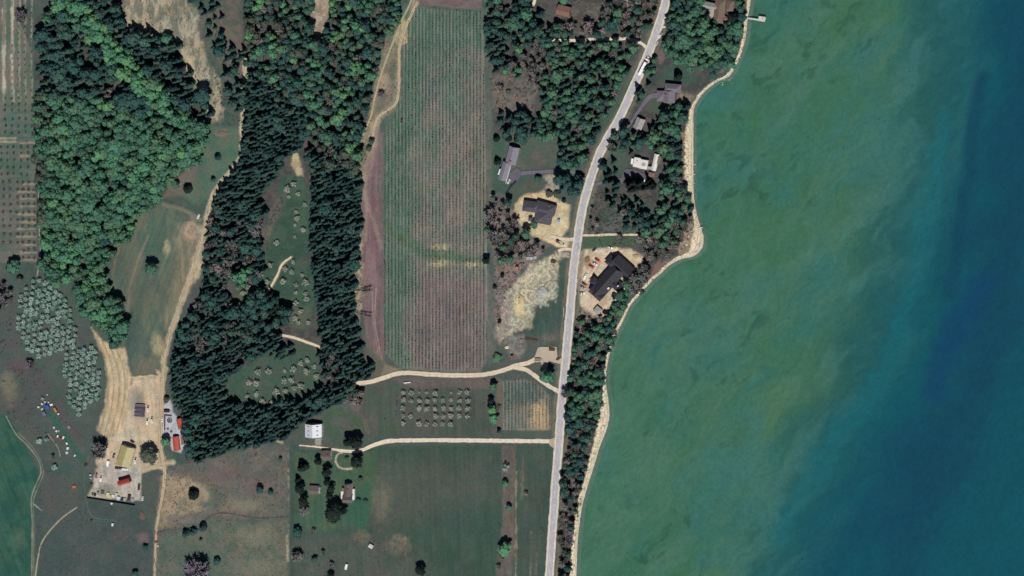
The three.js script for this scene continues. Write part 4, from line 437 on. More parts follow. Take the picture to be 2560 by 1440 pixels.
// ---------------------------------------------------------------- trees standing alone or in small groups: [x, y, radius, kind, tint, height, label]
for (const [x, y, r, k, t, h, label] of [
  [375, 672, 18, B, 'green', 15, 'lone round tree in the middle of the hay meadow'], [50, 42, 21, N, 'plum', 11, 'purplish leafless tree at the top of the corner orchard'], [415, 98, 16, B, 'green', 11, 'rounded tree jutting into the foot of the dry clearing'], [352, 92, 14, N, 'plum', 9, 'purplish leafless tree on the south rim of the dry clearing'], [541, 394, 10, C, 'fir', 7, 'small dark conifer alone on the grass north of the hay meadow'], [530, 450, 7.5, C, 'fir', 6, 'smallest dark conifer beside the dirt track above the hay meadow'], [466, 475, 14, C, 'black', 9, 'blackish conifer at the north tip of the hay meadow'], [437, 462, 11, B, 'green', 8, 'rounded green tree left of the blackish conifer at the meadow tip'], [30, 668, 20, B, 'green', 12, 'wide green tree below the last rows of the corner orchard'], [48, 700, 10, B, 'olive', 6, 'small olive tree between corner orchard and silvery orchard'],
  [480, 1240, 17, C, 'black', 10, 'dark conifer on the tan patch south of the plantation'], [461, 1336, 12, C, 'fir', 8, 'western conifer of the three clustered in the dry pasture'], [480, 1332, 12, C, 'fir', 8, 'middle conifer of the three clustered in the dry pasture'], [504, 1322, 13, C, 'fir', 9, 'eastern conifer of the three clustered in the dry pasture'], [500, 1350, 5, C, 'fir', 4, 'tiny conifer just below the three clustered ones'], [488, 1432, 46, N, 'plum', 16, 'huge purplish leafless tree at the bottom edge of the picture'], [541, 1405, 10, B, 'deep', 6, 'small dark tree right of the huge purplish leafless tree'], [336, 1436, 10, B, 'deep', 6, 'small dark tree at the bottom edge left of the dirt track'], [362, 1371, 9, B, 'deep', 5, 'round dark bush tree left of the dirt track fence'],
  [648, 1225, 11, B, 'deep', 7, 'larger of two dark trees in the reddish scrub'], [676, 1232, 7.5, B, 'deep', 5, 'smaller of two dark trees in the reddish scrub'], [700, 1148, 5, B, 'deep', 4, 'tiny dark bush tree near the pasture fence'], [245, 1128, 30, N, 'twig', 15, 'broad grey leafless tree west of the tan-roofed barn'], [370, 1142, 25, B, 'olive', 14, 'broad dull green tree east of the tan-roofed barn'], [413, 1106, 14, B, 'bright', 10, 'bright green tree beside the red-roofed shed'], [97, 1104, 9, 'fruit', 'silver', 4, 'larger silvery tree left of the junk row'], [116, 1099, 6, 'fruit', 'silver', 3.4, 'smaller silvery tree left of the junk row'], [136, 1168, 9, 'fruit', 'silver', 4, 'silvery tree below the junk row'], [131, 1143, 7, N, 'plum', 5, 'small purplish leafless tree above the silvery tree'], [72, 912, 16, N, 'plum', 6, 'low purplish thicket tree west of the lower orchard block'], [415, 1000, 9, B, 'olive', 5, 'small grey green tree at the top of the gravel plaza'],
  [868, 1106, 13, B, 'black', 14, 'left tree of the blackish pair north of the lane'], [889, 1108, 17, B, 'black', 15, 'right tree of the blackish pair north of the lane'], [890, 1156, 17, B, 'black', 14, 'blackish tree inside the drive loop, right side'], [866, 1147, 6, B, 'green', 4, 'small green bush tree inside the drive loop'], [794, 1155, 11, B, 'black', 10, 'blackish tree left of the small square cottage'], [815, 1182, 14, B, 'black', 12, 'blackish tree below the small square cottage'], [816, 1207, 9, B, 'black', 8, 'smaller blackish tree between cottage and low shed'], [751, 1172, 15, C, 'black', 14, 'northernmost dark conifer of the row along the pasture fence'], [740, 1202, 8, C, 'black', 10, 'slim dark conifer of the row along the pasture fence'], [748, 1224, 15, B, 'black', 11, 'dark round tree in the row left of the low shed'], [757, 1255, 14, B, 'black', 12, 'dark tree in the row below the low shed'], [758, 1276, 17, N, 'twig', 10, 'grey leafless tree at the south end of the fence row'], [827, 1222, 10, B, 'black', 9, 'upper dark tree between low shed and farmhouse'], [823, 1240, 11, B, 'black', 9, 'lower dark tree between low shed and farmhouse'], [833, 1284, 27, B, 'black', 17, 'very large blackish tree southwest of the farmhouse'], [857, 1278, 11, B, 'black', 10, 'blackish tree leaning out from the very large one'], [742, 1332, 14, B, 'deep', 8, 'dark tree southwest of the farmstead'], [783, 1328, 8, N, 'twig', 5, 'small grey tree south of the farmstead'], [785, 1400, 9, B, 'deep', 6, 'small round green tree near the bottom left of the pasture'], [742, 1392, 21, N, 'twig', 9, 'wide grey leafless tree beside the pasture fence, near the bottom edge'], [806, 1382, 8, N, 'twig', 5, 'small leafless tree right of the wide grey one'], [828, 1412, 9, N, 'twig', 5, 'leafless tree left of the white trailer in the pasture'], [826, 1440, 10, B, 'black', 7, 'dark tree cut by the bottom edge, left of the white trailer'], [1050, 1428, 15, B, 'black', 11, 'dark tree at the bottom edge in the wide pasture'],
  [900, 1198, 6, B, 'deep', 4, 'small dark bush tree north of the farmhouse garden'], [895, 1252, 8, B, 'deep', 3, 'left garden bush at the farmhouse lawn'], [913, 1254, 7, B, 'deep', 3, 'right garden bush at the farmhouse lawn'], [834, 1210, 5, B, 'deep', 3, 'little bush beside the dark trees near the farmhouse'], [1264, 1170, 10, 'fruit', 'silver', 7, 'silvery tree at the top of the hedge line in the pasture'], [1262, 1210, 10, B, 'bright', 7, 'bright tree below the silvery one in the pasture hedge line'], [1271, 1270, 9, B, 'bright', 7, 'small bright tree halfway down the pasture hedge line'], [1260, 1376, 21, B, 'bright', 13, 'big bright green tree near the bottom of the pasture hedge line'], [1246, 1418, 9, N, 'twig', 5, 'dark leafless bush tree at the foot of the hedge line'], [1315, 1234, 8, N, 'rosy', 4, 'reddish leafless bush tree east of the hedge line'],
  [1232, 968, 11, B, 'green', 10, 'top tree in the row between square orchard and small vineyard'], [1226, 1003, 9, B, 'black', 8, 'dark tree in the row between square orchard and small vineyard'], [1228, 1026, 13, B, 'bright', 9, 'bright tree in the row between square orchard and small vineyard'], [1233, 1048, 14, B, 'bright', 9, 'lower bright tree in the row beside the small vineyard'], [1246, 1020, 9, N, 'twig', 4, 'mottled bush tree at the west edge of the small vineyard'], [1245, 1080, 7, C, 'fir', 7, 'slim dark conifer at the foot of the small vineyard'], [1366, 944, 19, B, 'bright', 18, 'tall bright green tree casting a long shadow on the car park'], [1411, 985, 15, N, 'twig', 11, 'grey leafless tree overhanging the lake road'], [1242, 897, 14, B, 'green', 4, 'low green thicket tree above the gravel lane'], [1214, 652, 11, B, 'black', 9, 'dark tree at the east edge of the vineyard'], [1255, 690, 6, B, 'black', 5, 'upper dark bush tree on the reddish slope'], [1236, 718, 6, B, 'black', 4, 'lower dark bush tree on the reddish slope'], [1248, 805, 6, B, 'black', 4, 'dark bush tree left of the cleared plot'],
  [1238, 348, 10, C, 'black', 8, 'westernmost dark conifer above the long grey house'], [1267, 348, 10, C, 'black', 8, 'second dark conifer above the long grey house'], [1290, 350, 11, C, 'black', 9, 'third dark conifer above the long grey house'], [1307, 352, 12, B, 'deep', 10, 'dark broad tree at the end of the row above the long grey house'], [1240, 406, 11, C, 'black', 9, 'dark conifer left of the long grey house'], [1344, 448, 11, B, 'deep', 6, 'dark tree south of the asphalt drive'], [1335, 562, 12, B, 'green', 7, 'green tree beside the charcoal house on the sandy plot'], [1325, 548, 8, N, 'rosy', 6, 'leafless tree touching the charcoal house'], [1409, 502, 6, B, 'black', 4, 'round dark bush tree at the plot corner by the road'], [1372, 485, 11, B, 'olive', 4, 'left dull bush tree at the north edge of the sandy plot'], [1392, 487, 11, B, 'olive', 4, 'right dull bush tree at the north edge of the sandy plot'],
  [1250, 222, 14, N, 'rosy', 6, 'reddish leafless tree in the brown clearing'], [1353, 228, 14, C, 'fir', 9, 'dark conifer at the east side of the brown clearing'], [1270, 230, 7, B, 'olive', 3, 'low olive bush tree in the brown clearing'], [1305, 270, 9, B, 'olive', 3, 'pale bush tree in the lower brown clearing'], [1345, 38, 12, C, 'fir', 13, 'dark conifer left of the brown-roofed house'], [1385, 75, 14, C, 'black', 10, 'blackish conifer south of the brown-roofed house'], [1325, 75, 12, B, 'black', 10, 'blackish tree above the west end of the side lane'], [1410, 0, 14, B, 'bright', 11, 'bright tree at the top edge above the brown-roofed house'],
  [1691, 195, 14, C, 'black', 14, 'tall blackish conifer beside the mauve-roofed house'], [1697, 275, 13, B, 'black', 11, 'dark tree at the lake corner of the mauve-roofed house'], [1695, 302, 12, B, 'bright', 9, 'bright tree on the bank above the beach'], [1682, 545, 17, B, 'bright', 11, 'bright green crown standing out in the wood on the point'], [1548, 595, 12, N, 'twig', 6, 'leafless tree south of the straight gravel drive'], [1833, 48, 16, B, 'black', 12, 'blackish tree beside the north house terrace'], [1832, 70, 12, B, 'bright', 9, 'bright tree on the bank beside the white dock'], [1500, 1012, 10, B, 'olive', 4, 'bush tree on the beach by the sand slip'], [1552, 758, 13, B, 'green', 9, 'green tree hanging over the shore below the grey gazebo'], [1605, 735, 8, B, 'green', 5, 'small green tree leaning over the shallow water'], [928, 355, 9, B, 'deep', 6, 'dark tree where the two vineyard tracks meet'], [922, 372, 8, B, 'olive', 5, 'small tree below the meeting of the vineyard tracks'], [952, 235, 12, N, 'plum', 6, 'purplish leafless tree between the two vineyard tracks'], [905, 975, 7, B, 'black', 4, 'dark bush tree below the gravel lane bend'], [897, 1005, 12, N, 'twig', 5, 'leafless tree south of the gravel lane bend'], [886, 968, 5, B, 'black', 4, 'small dark bush tree touching the gravel lane bend'],
]) plant(k, x, y, r, t, label, undefined, h);
for (const [px, py, ex, ey, label] of [[882, 728, 930, 722, 'upper slender tree leaning out over the ploughed strip'], [880, 776, 926, 790, 'lower slender tree leaning out over the ploughed strip']]) {   // pines that lean out of the belt
  const a = at(px, py), b = at(ex, ey, 5), o = thing('leaning_tree', label, 'tree', a[0], a[1]), s = soup(), c = soup(), r = rngOf(px + py), e = [b[0] - a[0], 5, b[1] - a[1]]; limb(s, [0, 0, 0], e, 0.22, 0.05, 6);
  for (let k = 0; k < 60; k++) { const t = 0.45 + 0.55 * r(), q = [e[0] * t, e[1] * t, e[2] * t], d = rdir(r, -0.3), L = 1.6 + 1.8 * (1 - t) + r(); tri(c, [q[0] - 0.25, q[1], q[2] + 0.25], [q[0] + 0.25, q[1], q[2] - 0.25], [q[0] + d[0] * L + 0.5, q[1] + d[1] * 0.5, q[2] + d[2] * L], [0.2, 0.95, 0.2]); }
  part(o, 'trunk', toGeo(s), BARK); part(o, 'crown', toGeo(c), MATS.fir[1]);
}
// ---------------------------------------------------------------- vine rows
{
  const r = rngOf(77), vm = leafM([0.05, 0.055, 0.035]), pm = gm('#5d5248');
  const vineShapes = [0, 1, 2].map(k => { const s = soup(); limb(s, [0, 0, 0], [0.05, 0.9, 0], 0.05, 0.04, 3); for (let i = 0; i < 9; i++) { const d = rdir(r, -0.2); leaf(s, r, [d[0] * 0.25, 1 + d[1] * 0.25, d[2] * 0.5], d, 0.4, 0.8); } return s; });
  const ords = n => n + (n % 10 === 1 && n !== 11 ? 'st' : n % 10 === 2 && n !== 12 ? 'nd' : n % 10 === 3 && n !== 13 ? 'rd' : 'th');
  const rowsOf = (poly, x0, step, count, where, dense) => { for (let i = 0; i < count; i++) { const x = x0 + i * step, ys = []; for (let y = -4; y < 1090; y += 2) if (inside(poly, x, y)) ys.push(y); if (ys.length < 8) continue; const y0 = ys[0] + 3, y1 = ys[ys.length - 1] - 3, o = thing('vine_row', `row of vines on a trellis in the ${where}, ${ords(i + 1)} from the west`, 'vine row', gx(x), gz((y0 + y1) / 2), 0, `vine rows of the ${where}`), L = (y1 - y0) * S, v = soup(), posts = soup();
    for (let z = -L / 2; z <= L / 2; z += 2.6) { if (!inside(poly, x, (y0 + y1) / 2 + z / S) || r() < 0.12) continue; const f = dense * (0.55 + 0.9 * fbm(x / 40, ((y0 + y1) / 2 + z / S) / 60)) * (0.7 + 0.6 * r()), src = vineShapes[Math.floor(r() * 3)], ox = (r() - 0.5) * 0.25; for (let k = 0; k < src.p.length; k += 3) { v.p.push(src.p[k] * f * 1.2 + ox, src.p[k + 1] * (0.7 + 0.3 * f), src.p[k + 2] * f * 1.5 + z); v.n.push(src.n[k], src.n[k + 1], src.n[k + 2]); } }
    for (let z = -L / 2; z <= L / 2; z += 7.8) limb(posts, [0, -0.05, z], [0, 1.7, z], 0.07, 0.06, 4);
    const a = part(o, 'vines', toGeo(v), vm); a.userData.kind = 'stuff'; const b = part(o, 'trellis_posts', toGeo(posts), pm); b.userData.kind = 'stuff'; part(o, 'trellis_wire', box(0.03, 0.03, L, 0, 1.3, 0), pm); } };
  rowsOf(VINE, 963, 8.5, 31, 'large vineyard', 1); rowsOf(VINE2, 1263, 8.6, 14, 'small vineyard', 0.85);
}
// ---------------------------------------------------------------- undergrowth and rough grass tufts
{
  const g = bushShape(5), spots = [], scat = (poly, n, cols, s0, s1) => { const p = typeof poly === 'string' ? P(poly) : poly, b = bbox(p); for (let i = 0; i < n; i++) { const x = rr(b[0], b[2]), y = rr(b[1], b[3]); if (inside(p, x, y) && fbm(x / 25, y / 25) > 0.46) spots.push([x, y, rr(s0, s1) * 0.8, pick(cols)]); } };
  const dryC = [[0.34, 0.28, 0.2], [0.24, 0.2, 0.15], [0.19, 0.19, 0.13]], redC = [[0.22, 0.15, 0.14], [0.17, 0.13, 0.125], [0.13, 0.14, 0.1]], grC = [[0.09, 0.12, 0.08], [0.12, 0.13, 0.09], [0.08, 0.105, 0.08]];
  scat(DUNE, 900, dryC, 0.4, 1); scat('405,1170 560,1140 718,1112 722,1298 600,1300 470,1320 392,1330', 1300, [...redC, ...dryC], 0.35, 0.9); scat('392,1330 530,1290 722,1296 722,1450 384,1450', 900, [...dryC, ...grC], 0.3, 0.7); scat('1222,190 1300,180 1345,215 1330,285 1240,290', 500, redC, 0.5, 1.2); scat('1236,660 1320,650 1290,700 1255,760 1250,860 1236,850', 500, redC, 0.5, 1.1); scat('-10,690 60,780 130,960 215,1100 120,1110 -10,1040', 800, [...grC, ...redC], 0.4, 1.1); scat('1390,5 1640,0 1600,92 1400,92', 700, dryC, 0.6, 1.5); scat('958,100 1003,112 1000,240 935,350 905,440 888,400 935,220', 500, dryC, 0.4, 1); scat('878,440 905,440 906,780 885,860', 500, [...redC, ...dryC], 0.4, 1.1); scat('1470,470 1640,480 1620,610 1470,620', 700, [...grC, ...redC], 0.5, 1.3); scat('1690,330 1712,330 1720,520 1736,575 1700,640 1640,660 1600,700 1690,420', 700, redC, 0.6, 1.3); scat('100,1130 215,1250 385,1300 380,1450 90,1450', 700, grC, 0.3, 0.7); scat(GLADE, 500, grC, 0.3, 0.8); scat(GLADE2, 400, [...grC, ...dryC], 0.3, 0.8); scat('690,500 720,470 700,530 670,600 652,640', 260, redC, 0.6, 1.3); scat('1440,790 1540,780 1520,900 1490,1060 1420,1450 1405,1450 1425,900', 900, [...redC, ...grC], 0.7, 1.6); scat('500,50 610,120 600,320 520,310 540,200', 500, [...grC, ...redC], 0.5, 1.2); scat('830,1340 1000,1330 1060,1400 1080,1450 730,1450', 500, [...dryC, ...grC], 0.3, 0.7); scat('1455,1000 1500,1000 1440,1250 1420,1250', 300, redC, 0.6, 1.4);
  const im = new THREE.InstancedMesh(g, new THREE.MeshStandardMaterial({ roughness: 0.95, side: THREE.DoubleSide }), spots.length), M = new THREE.Matrix4(), q = new THREE.Quaternion(), up = new THREE.Vector3(0, 1, 0), col = new THREE.Color();
  spots.forEach(([x, y, s, c], i) => { M.compose(new THREE.Vector3(gx(x), 0, gz(y)), q.setFromAxisAngle(up, R() * 6.28), new THREE.Vector3(s, s * 0.8, s)); im.setMatrixAt(i, M); im.setColorAt(i, col.setRGB(...c)); });
  im.name = 'undergrowth'; im.castShadow = im.receiveShadow = true; im.userData = { kind: 'stuff', label: 'low brush and rough tufts scattered over the scrubby ground', category: 'brush' }; scene.add(im);
}
// ---------------------------------------------------------------- buildings
function slab(pts, th = 0.18) {   // roof plane with thickness, from its top outline
  const n = pts.length, pos = [], idx = []; for (const p of pts) pos.push(...p); for (const p of pts) pos.push(p[0], p[1] - th, p[2]); for (let i = 1; i < n - 1; i++) { idx.push(0, i, i + 1, n, n + i + 1, n + i); } for (let i = 0; i < n; i++) { const j = (i + 1) % n; idx.push(i, n + i, j, j, n + i, n + j); }
  let g = new THREE.BufferGeometry(); g.setAttribute('position', new THREE.Float32BufferAttribute(pos, 3)); g.setIndex(idx); g = g.toNonIndexed(); g.computeVertexNormals(); const p = g.attributes.position, uv = []; for (let i = 0; i < p.count; i++) uv.push(p.getX(i) / 6, p.getZ(i) / 6); g.setAttribute('uv', new THREE.Float32BufferAttribute(uv, 2)); return g;
}
const M = { white: gm('#e6e4de', 0.7), cream: gm('#cfc6b2', 0.8), greyWall: gm('#8b8680', 0.8), woodWall: gm('#7a5a45', 0.85), redWall: gm('#8d2f27', 0.8), glass: mat('#1a2027', 0.15), door: gm('#5b4636', 0.7), tan: gm('#b5a873', 0.6), charcoal: gm('#55525c', 0.9), slate: gm('#8b8791', 0.9), black: gm('#413e47', 0.92), mauve: gm('#7d7480', 0.9), brick: gm('#8a655b', 0.9), orange: gm('#c2543f', 0.75), red: gm('#a8332b', 0.75), whiteRoof: gm('#e8e4da', 0.7), umber: gm('#6e625e', 0.9), ash: gm('#a5a29f', 0.9), brownRoof: gm('#7d6a5c', 0.9), metal: gm('#9a9fa3', 0.5), dark: gm('#2a2724', 0.8), tyre: mat('#151515', 0.9), deck: gm('#d9d5cb', 0.8), timber: gm('#8d7a63', 0.85) };
// one block: L along local x, W along local z; roof gable, hip, shed or flat
function block(o, [x, z], turn, L, W, h, rise, roofM, wallM, kind = 'gable', over = 0.45, holes = true) {
  const c = Math.cos(turn), s = Math.sin(turn), T = (X, Y, Z) => [x + X * c + Z * s, Y, z - X * s + Z * c], l = L / 2, w = W / 2, e = over, k = rise / w * e;
  const wall = (g, name = 'wall', m = wallM) => part(o, name, g.rotateY(turn).translate(x, 0, z), m);
  if (kind === 'gable') { const sh = new THREE.Shape([[-w, 0], [w, 0], [w, h], [0, h + rise], [-w, h]].map(p => new THREE.Vector2(...p))); wall(new THREE.ExtrudeGeometry(sh, { depth: L, bevelEnabled: false }).translate(0, 0, -l).rotateY(Math.PI / 2)); for (const q of [-1, 1]) part(o, 'roof_slope', slab([T(-l - e, h + rise + 0.1, 0), T(-l - e, h - k + 0.1, q * (w + e)), T(l + e, h - k + 0.1, q * (w + e)), T(l + e, h + rise + 0.1, 0)]), roofM); part(o, 'ridge_cap', box(L + 2 * e, 0.12, 0.3, 0, h + rise + 0.12, 0).rotateY(turn).translate(x, 0, z), roofM); }
  else if (kind === 'hip') { wall(box(L, h, W, 0, h / 2, 0)); const r = Math.max(0, l - w), y0 = h - k + 0.1, y1 = h + rise + 0.1; const A = T(-l - e, y0, -w - e), B_ = T(l + e, y0, -w - e), C_ = T(l + e, y0, w + e), D = T(-l - e, y0, w + e), E = T(-r, y1, 0), F = T(r, y1, 0); for (const f of [[A, E, F, B_], [D, C_, F, E], [A, D, E], [B_, F, C_]]) part(o, 'roof_slope', slab(f), roofM); }
  else if (kind === 'shed') { wall(box(L, h, W, 0, h / 2, 0)); part(o, 'roof_slope', slab([T(-l - e, h + 0.1, -w - e), T(-l - e, h + rise + 0.1, w + e), T(l + e, h + rise + 0.1, w + e), T(l + e, h + 0.1, -w - e)]), roofM); }
  else { wall(box(L, h, W, 0, h / 2, 0)); part(o, 'roof_slab', box(L + 0.4, 0.25, W + 0.4, 0, h + 0.13, 0).rotateY(turn).translate(x, 0, z), roofM); }
  if (holes) { const win = (X, Z, along) => { const f = part(o, 'window', box(along ? 1.3 : 0.1, 1.2, along ? 0.1 : 1.3, X, Math.min(h - 0.9, 1.7), Z).rotateY(turn).translate(x, 0, z), M.glass); part(f, 'sill', box(along ? 1.5 : 0.16, 0.08, along ? 0.16 : 1.5, X, Math.min(h - 0.9, 1.7) - 0.65, Z).rotateY(turn).translate(x, 0, z), M.white); }; for (let X = -l + 1.8; X < l - 1.2; X += 3.6) { win(X, w + 0.03, true); win(X, -w - 0.03, true); } if (W > 4) { win(l + 0.03, -W / 5, false); win(-l - 0.03, W / 5, false); } const d = part(o, 'door', box(0.12, 2.05, 1, l + 0.04, 1.03, W / 5).rotateY(turn).translate(x, 0, z), M.door); part(d, 'handle', box(0.08, 0.1, 0.1, l + 0.13, 1, W / 5 + 0.35).rotateY(turn).translate(x, 0, z), M.metal); }
}
// a building from blocks given by the photo position of the roof's middle
function building(name, label, category, blocks) {
  const b0 = at(blocks[0][0], blocks[0][1], blocks[0][5]), o = thing(name, label, category, b0[0], b0[1]);
  for (const [px, py, deg, L, W, h, rise, roofM, wallM, kind, over, holes] of blocks) { const p = at(px, py, h), [lx, lz] = [p[0] - b0[0], p[1] - b0[1]]; block(o, [lx, lz], -deg * DEG, L * S, W * S, h, rise, roofM, wallM, kind, over, holes); }
  o.userData.at = undefined; delete o.userData.at; return o;
}
const onRoof = (o, name, px, py, h, w, d, hh, deg, m) => { const p = at(px, py, h); return part(o, name, box(w, hh, d).rotateY(-deg * DEG), m, p[0] - o.position.x, h, p[1] - o.position.z); };
let b = building('barn', 'tan-roofed barn with white ridge vents in the farm yard', 'barn', [[313.5, 1141, 107, 48, 33, 5, 2.2, M.tan, M.cream, 'gable']]);
for (const [x, y] of [[316, 1129.5], [313, 1141], [309, 1154.5]]) { onRoof(b, 'roof_vent', x - 3.2, y - 0.8, 6.5, 1.4, 0.7, 0.5, 17, M.white); onRoof(b, 'roof_vent', x + 2.6, y + 0.8, 6.5, 1.6, 0.8, 0.5, 17, M.white); }
building('red_shed', 'tall narrow red-roofed shed alone in the gravel yard', 'shed', [[309, 1205, -16, 29, 10, 5, 0.8, M.red, M.redWall, 'gable', 0.3]]);
building('red_shed', 'long shed with a pale red roof beside the bright green tree', 'shed', [[440, 1109, 84, 34, 14, 3, 1.5, M.orange, M.redWall, 'gable', 0.3]]);
building('red_shed', 'red-roofed shed at the edge of the gravel plaza under the conifers', 'shed', [[449, 1060, 77, 25, 11, 3, 1.4, M.orange, M.redWall, 'gable', 0.3]]);
building('red_shed', 'slim dull red shed between the pale red shed and the conifers', 'shed', [[456, 1099, 84, 24, 6, 2.6, 0.6, M.brick, M.redWall, 'shed', 0.2]]);
b = building('white_barn', 'white metal-roofed barn with dark roof panels beside the lane', 'barn', [[783.5, 1077, 90, 31, 40, 5, 3, gm('#d9d9e0', 0.45), M.white, 'gable', 0.3]]);
for (const dy of [-10.5, 0.5, 11]) { onRoof(b, 'roof_panel', 771.5, 1077 + dy, 6.6, 1.7, 0.6, 0.3, 0, M.dark); onRoof(b, 'roof_panel', 792, 1077 + dy, 6.6, 2.4, 0.6, 0.3, 0, M.dark); }
building('cottage', 'small square cottage with dark brown roof below the lane', 'house', [[815.5, 1139, 0, 22, 22, 4, 2.4, M.umber, M.white, 'gable']]);
building('low_shed', 'low shed with grey brown roof and white walls between dark trees', 'shed', [[785, 1225, 4, 22, 19, 3, 1.7, M.umber, M.white, 'gable'], [797, 1226, 4, 6, 14, 2.6, 0.9, M.ash, M.white, 'gable', 0.2]]);
building('farmhouse', 'white farmhouse with brown cross-gabled roof and porches', 'house', [[869, 1226, 90, 28, 16, 5.5, 2.4, M.umber, M.white, 'gable'], [869, 1248, 0, 22, 17, 4.5, 2.4, M.umber, M.white, 'gable'], [855.5, 1238, 90, 18, 5, 3, 0.4, M.whiteRoof, M.white, 'flat', 0.2, false], [857, 1224, 90, 6, 5, 3, 0.4, M.brick, M.white, 'flat', 0.2, false], [884, 1236, 90, 26, 4, 2.8, 0.4, M.whiteRoof, M.white, 'flat', 0.2, false]]);
building('long_house', 'long grey-roofed house at the end of the asphalt drive', 'house', [[1281, 389, 104, 42, 25, 4.5, 2.6, M.slate, M.greyWall, 'gable'], [1262, 428, 106, 44, 20, 4, 2.4, M.slate, M.greyWall, 'gable'], [1249, 430, 106, 14, 4, 3, 0.3, M.whiteRoof, M.white, 'flat', 0.2, false]]);
b = scene.children[scene.children.length - 1]; onRoof(b, 'chimney', 1276, 402.5, 7, 1.6, 1.2, 1.6, 14, M.woodWall); onRoof(b, 'gutter', 1270.5, 437, 4, 0.5, 16.5, 0.3, 16, M.white);
building('charcoal_house', 'new charcoal hip-roofed house on the oval sandy plot', 'house', [[1329, 517, 8, 42, 25, 4.5, 3.2, M.charcoal, M.woodWall, 'hip'], [1363, 522, 16, 48, 28, 4.5, 3.6, M.charcoal, M.woodWall, 'hip'], [1358, 541, 100, 36, 40, 4.6, 3.9, M.charcoal, M.woodWall, 'hip']]);
b = building('black_house', 'big black-roofed house on the plot between road and lake', 'house', [[1519, 702, -48, 84, 38, 5, 7.5, M.black, M.woodWall, 'gable'], [1556, 666, 42, 54, 28, 5.2, 5.4, M.black, M.woodWall, 'gable'], [1529, 655, 42, 26, 22, 4.6, 4.2, M.black, M.woodWall, 'hip'], [1545, 716, 42, 26, 22, 4.4, 4, M.black, M.woodWall, 'gable'], [1494, 731, 42, 36, 26, 4.8, 5.2, M.black, M.woodWall, 'gable'], [1486, 704, 42, 18, 16, 4.2, 3, M.black, M.woodWall, 'hip']]);
onRoof(b, 'chimney', 1522, 720, 8, 1.6, 2.2, 3, 42, M.white); onRoof(b, 'chimney', 1545, 715, 9, 1, 1.8, 1.2, 42, M.white);
building('white_house', 'white-roofed house in three wings near the beach', 'house', [[1592, 406, 101, 23, 15, 4, 0.5, M.whiteRoof, M.white, 'flat'], [1609, 411, 101, 22, 19, 4, 0.5, M.whiteRoof, M.white, 'flat'], [1638, 406, 103, 40, 10, 3.6, 1, M.whiteRoof, M.white, 'gable'], [1646, 399, 103, 16, 8, 3.2, 0.9, M.brownRoof, M.cream, 'gable'], [1628, 437, 101, 10, 12, 3, 0.5, M.brick, M.cream, 'flat', 0.2, false], [1623, 420, 10, 14, 7, 3, 0.3, M.ash, M.cream, 'flat', 0.2, false]]);
building('mauve_house', 'mauve-roofed house with crossing gables above the beach bend', 'house', [[1673, 242, 92, 28, 26, 5, 2.8, M.mauve, M.greyWall, 'gable'], [1682, 220, 5, 38, 18, 5, 2.6, M.mauve, M.greyWall, 'hip'], [1654, 240, 0, 22, 24, 4, 2.4, M.mauve, M.greyWall, 'hip'], [1697, 232, 102, 32, 4, 1.2, 0.2, M.brick, M.timber, 'flat', 0.2, false]]);
building('garage', 'grey-roofed garage beside the mauve-roofed house drive', 'garage', [[1598, 309, 112, 26, 20, 3.4, 2, M.ash, M.greyWall, 'gable']]);
building('brown_house', 'brown-roofed house in the wood by the top edge', 'house', [[1409, 27, 14, 32, 23, 4, 2.2, M.brick, M.woodWall, 'gable']]);
building('north_house', 'grey brown-roofed house near the long white dock', 'house', [[1799, 28, 96, 58, 24, 4.5, 2.8, M.brownRoof, M.greyWall, 'hip'], [1778, 15, 12, 38, 14, 4, 2, M.ash, M.greyWall, 'gable'], [1825, 15, 96, 26, 16, 3.8, 2, M.brownRoof, M.greyWall, 'hip'], [1809, 47, 40, 18, 14, 3.6, 1.8, M.brick, M.greyWall, 'hip']]);
building('gazebo', 'small grey-roofed pavilion below the black-roofed house', 'pavilion', [[1494, 776, 40, 16, 15, 2.8, 1.2, M.ash, M.timber, 'hip', 0.4, false]]);
building('hut', 'little brown hut beside the log stacks', 'hut', [[1279, 894, 90, 9, 6, 2.2, 0.8, M.brick, M.woodWall, 'gable', 0.2, false]]);
building('white_shed', 'white-roofed field shed standing diagonal in the lower pasture', 'shed', [[927, 1366, 30, 10, 8, 2.4, 0.8, M.whiteRoof, M.white, 'gable', 0.2, false]]);
{ // vents, flues and skylights on the larger roofs
  const on = n => scene.children.find(q => q.name === n); for (const [n, list] of [['charcoal_house', [[1340, 520], [1372, 546], [1352, 550], [1374, 515]]], ['black_house', [[1557, 657], [1530, 700], [1508, 722]]], ['mauve_house', [[1678, 246], [1690, 222]]], ['north_house', [[1803, 28], [1796, 48]]], ['brown_house', [[1412, 30]]]]) for (const [x, y] of list) onRoof(on(n), 'roof_vent', x, y, 6.6, 0.7, 0.7, 1.1, 10, M.metal);
  onRoof(on('farmhouse'), 'chimney', 869, 1224, 7.8, 0.9, 0.9, 2, 0, M.brick); onRoof(on('cottage'), 'chimney', 819, 1138, 6, 0.8, 0.8, 1.6, 0, M.brick); onRoof(on('mauve_house'), 'chimney', 1664, 236, 6.6, 1.2, 1, 2, 0, M.brick); onRoof(on('white_house'), 'skylight', 1609, 411, 4.3, 3.4, 3, 0.25, 11, M.ash); onRoof(on('white_house'), 'roof_unit', 1593, 402, 4.3, 1.2, 1.2, 0.8, 11, M.metal);
}
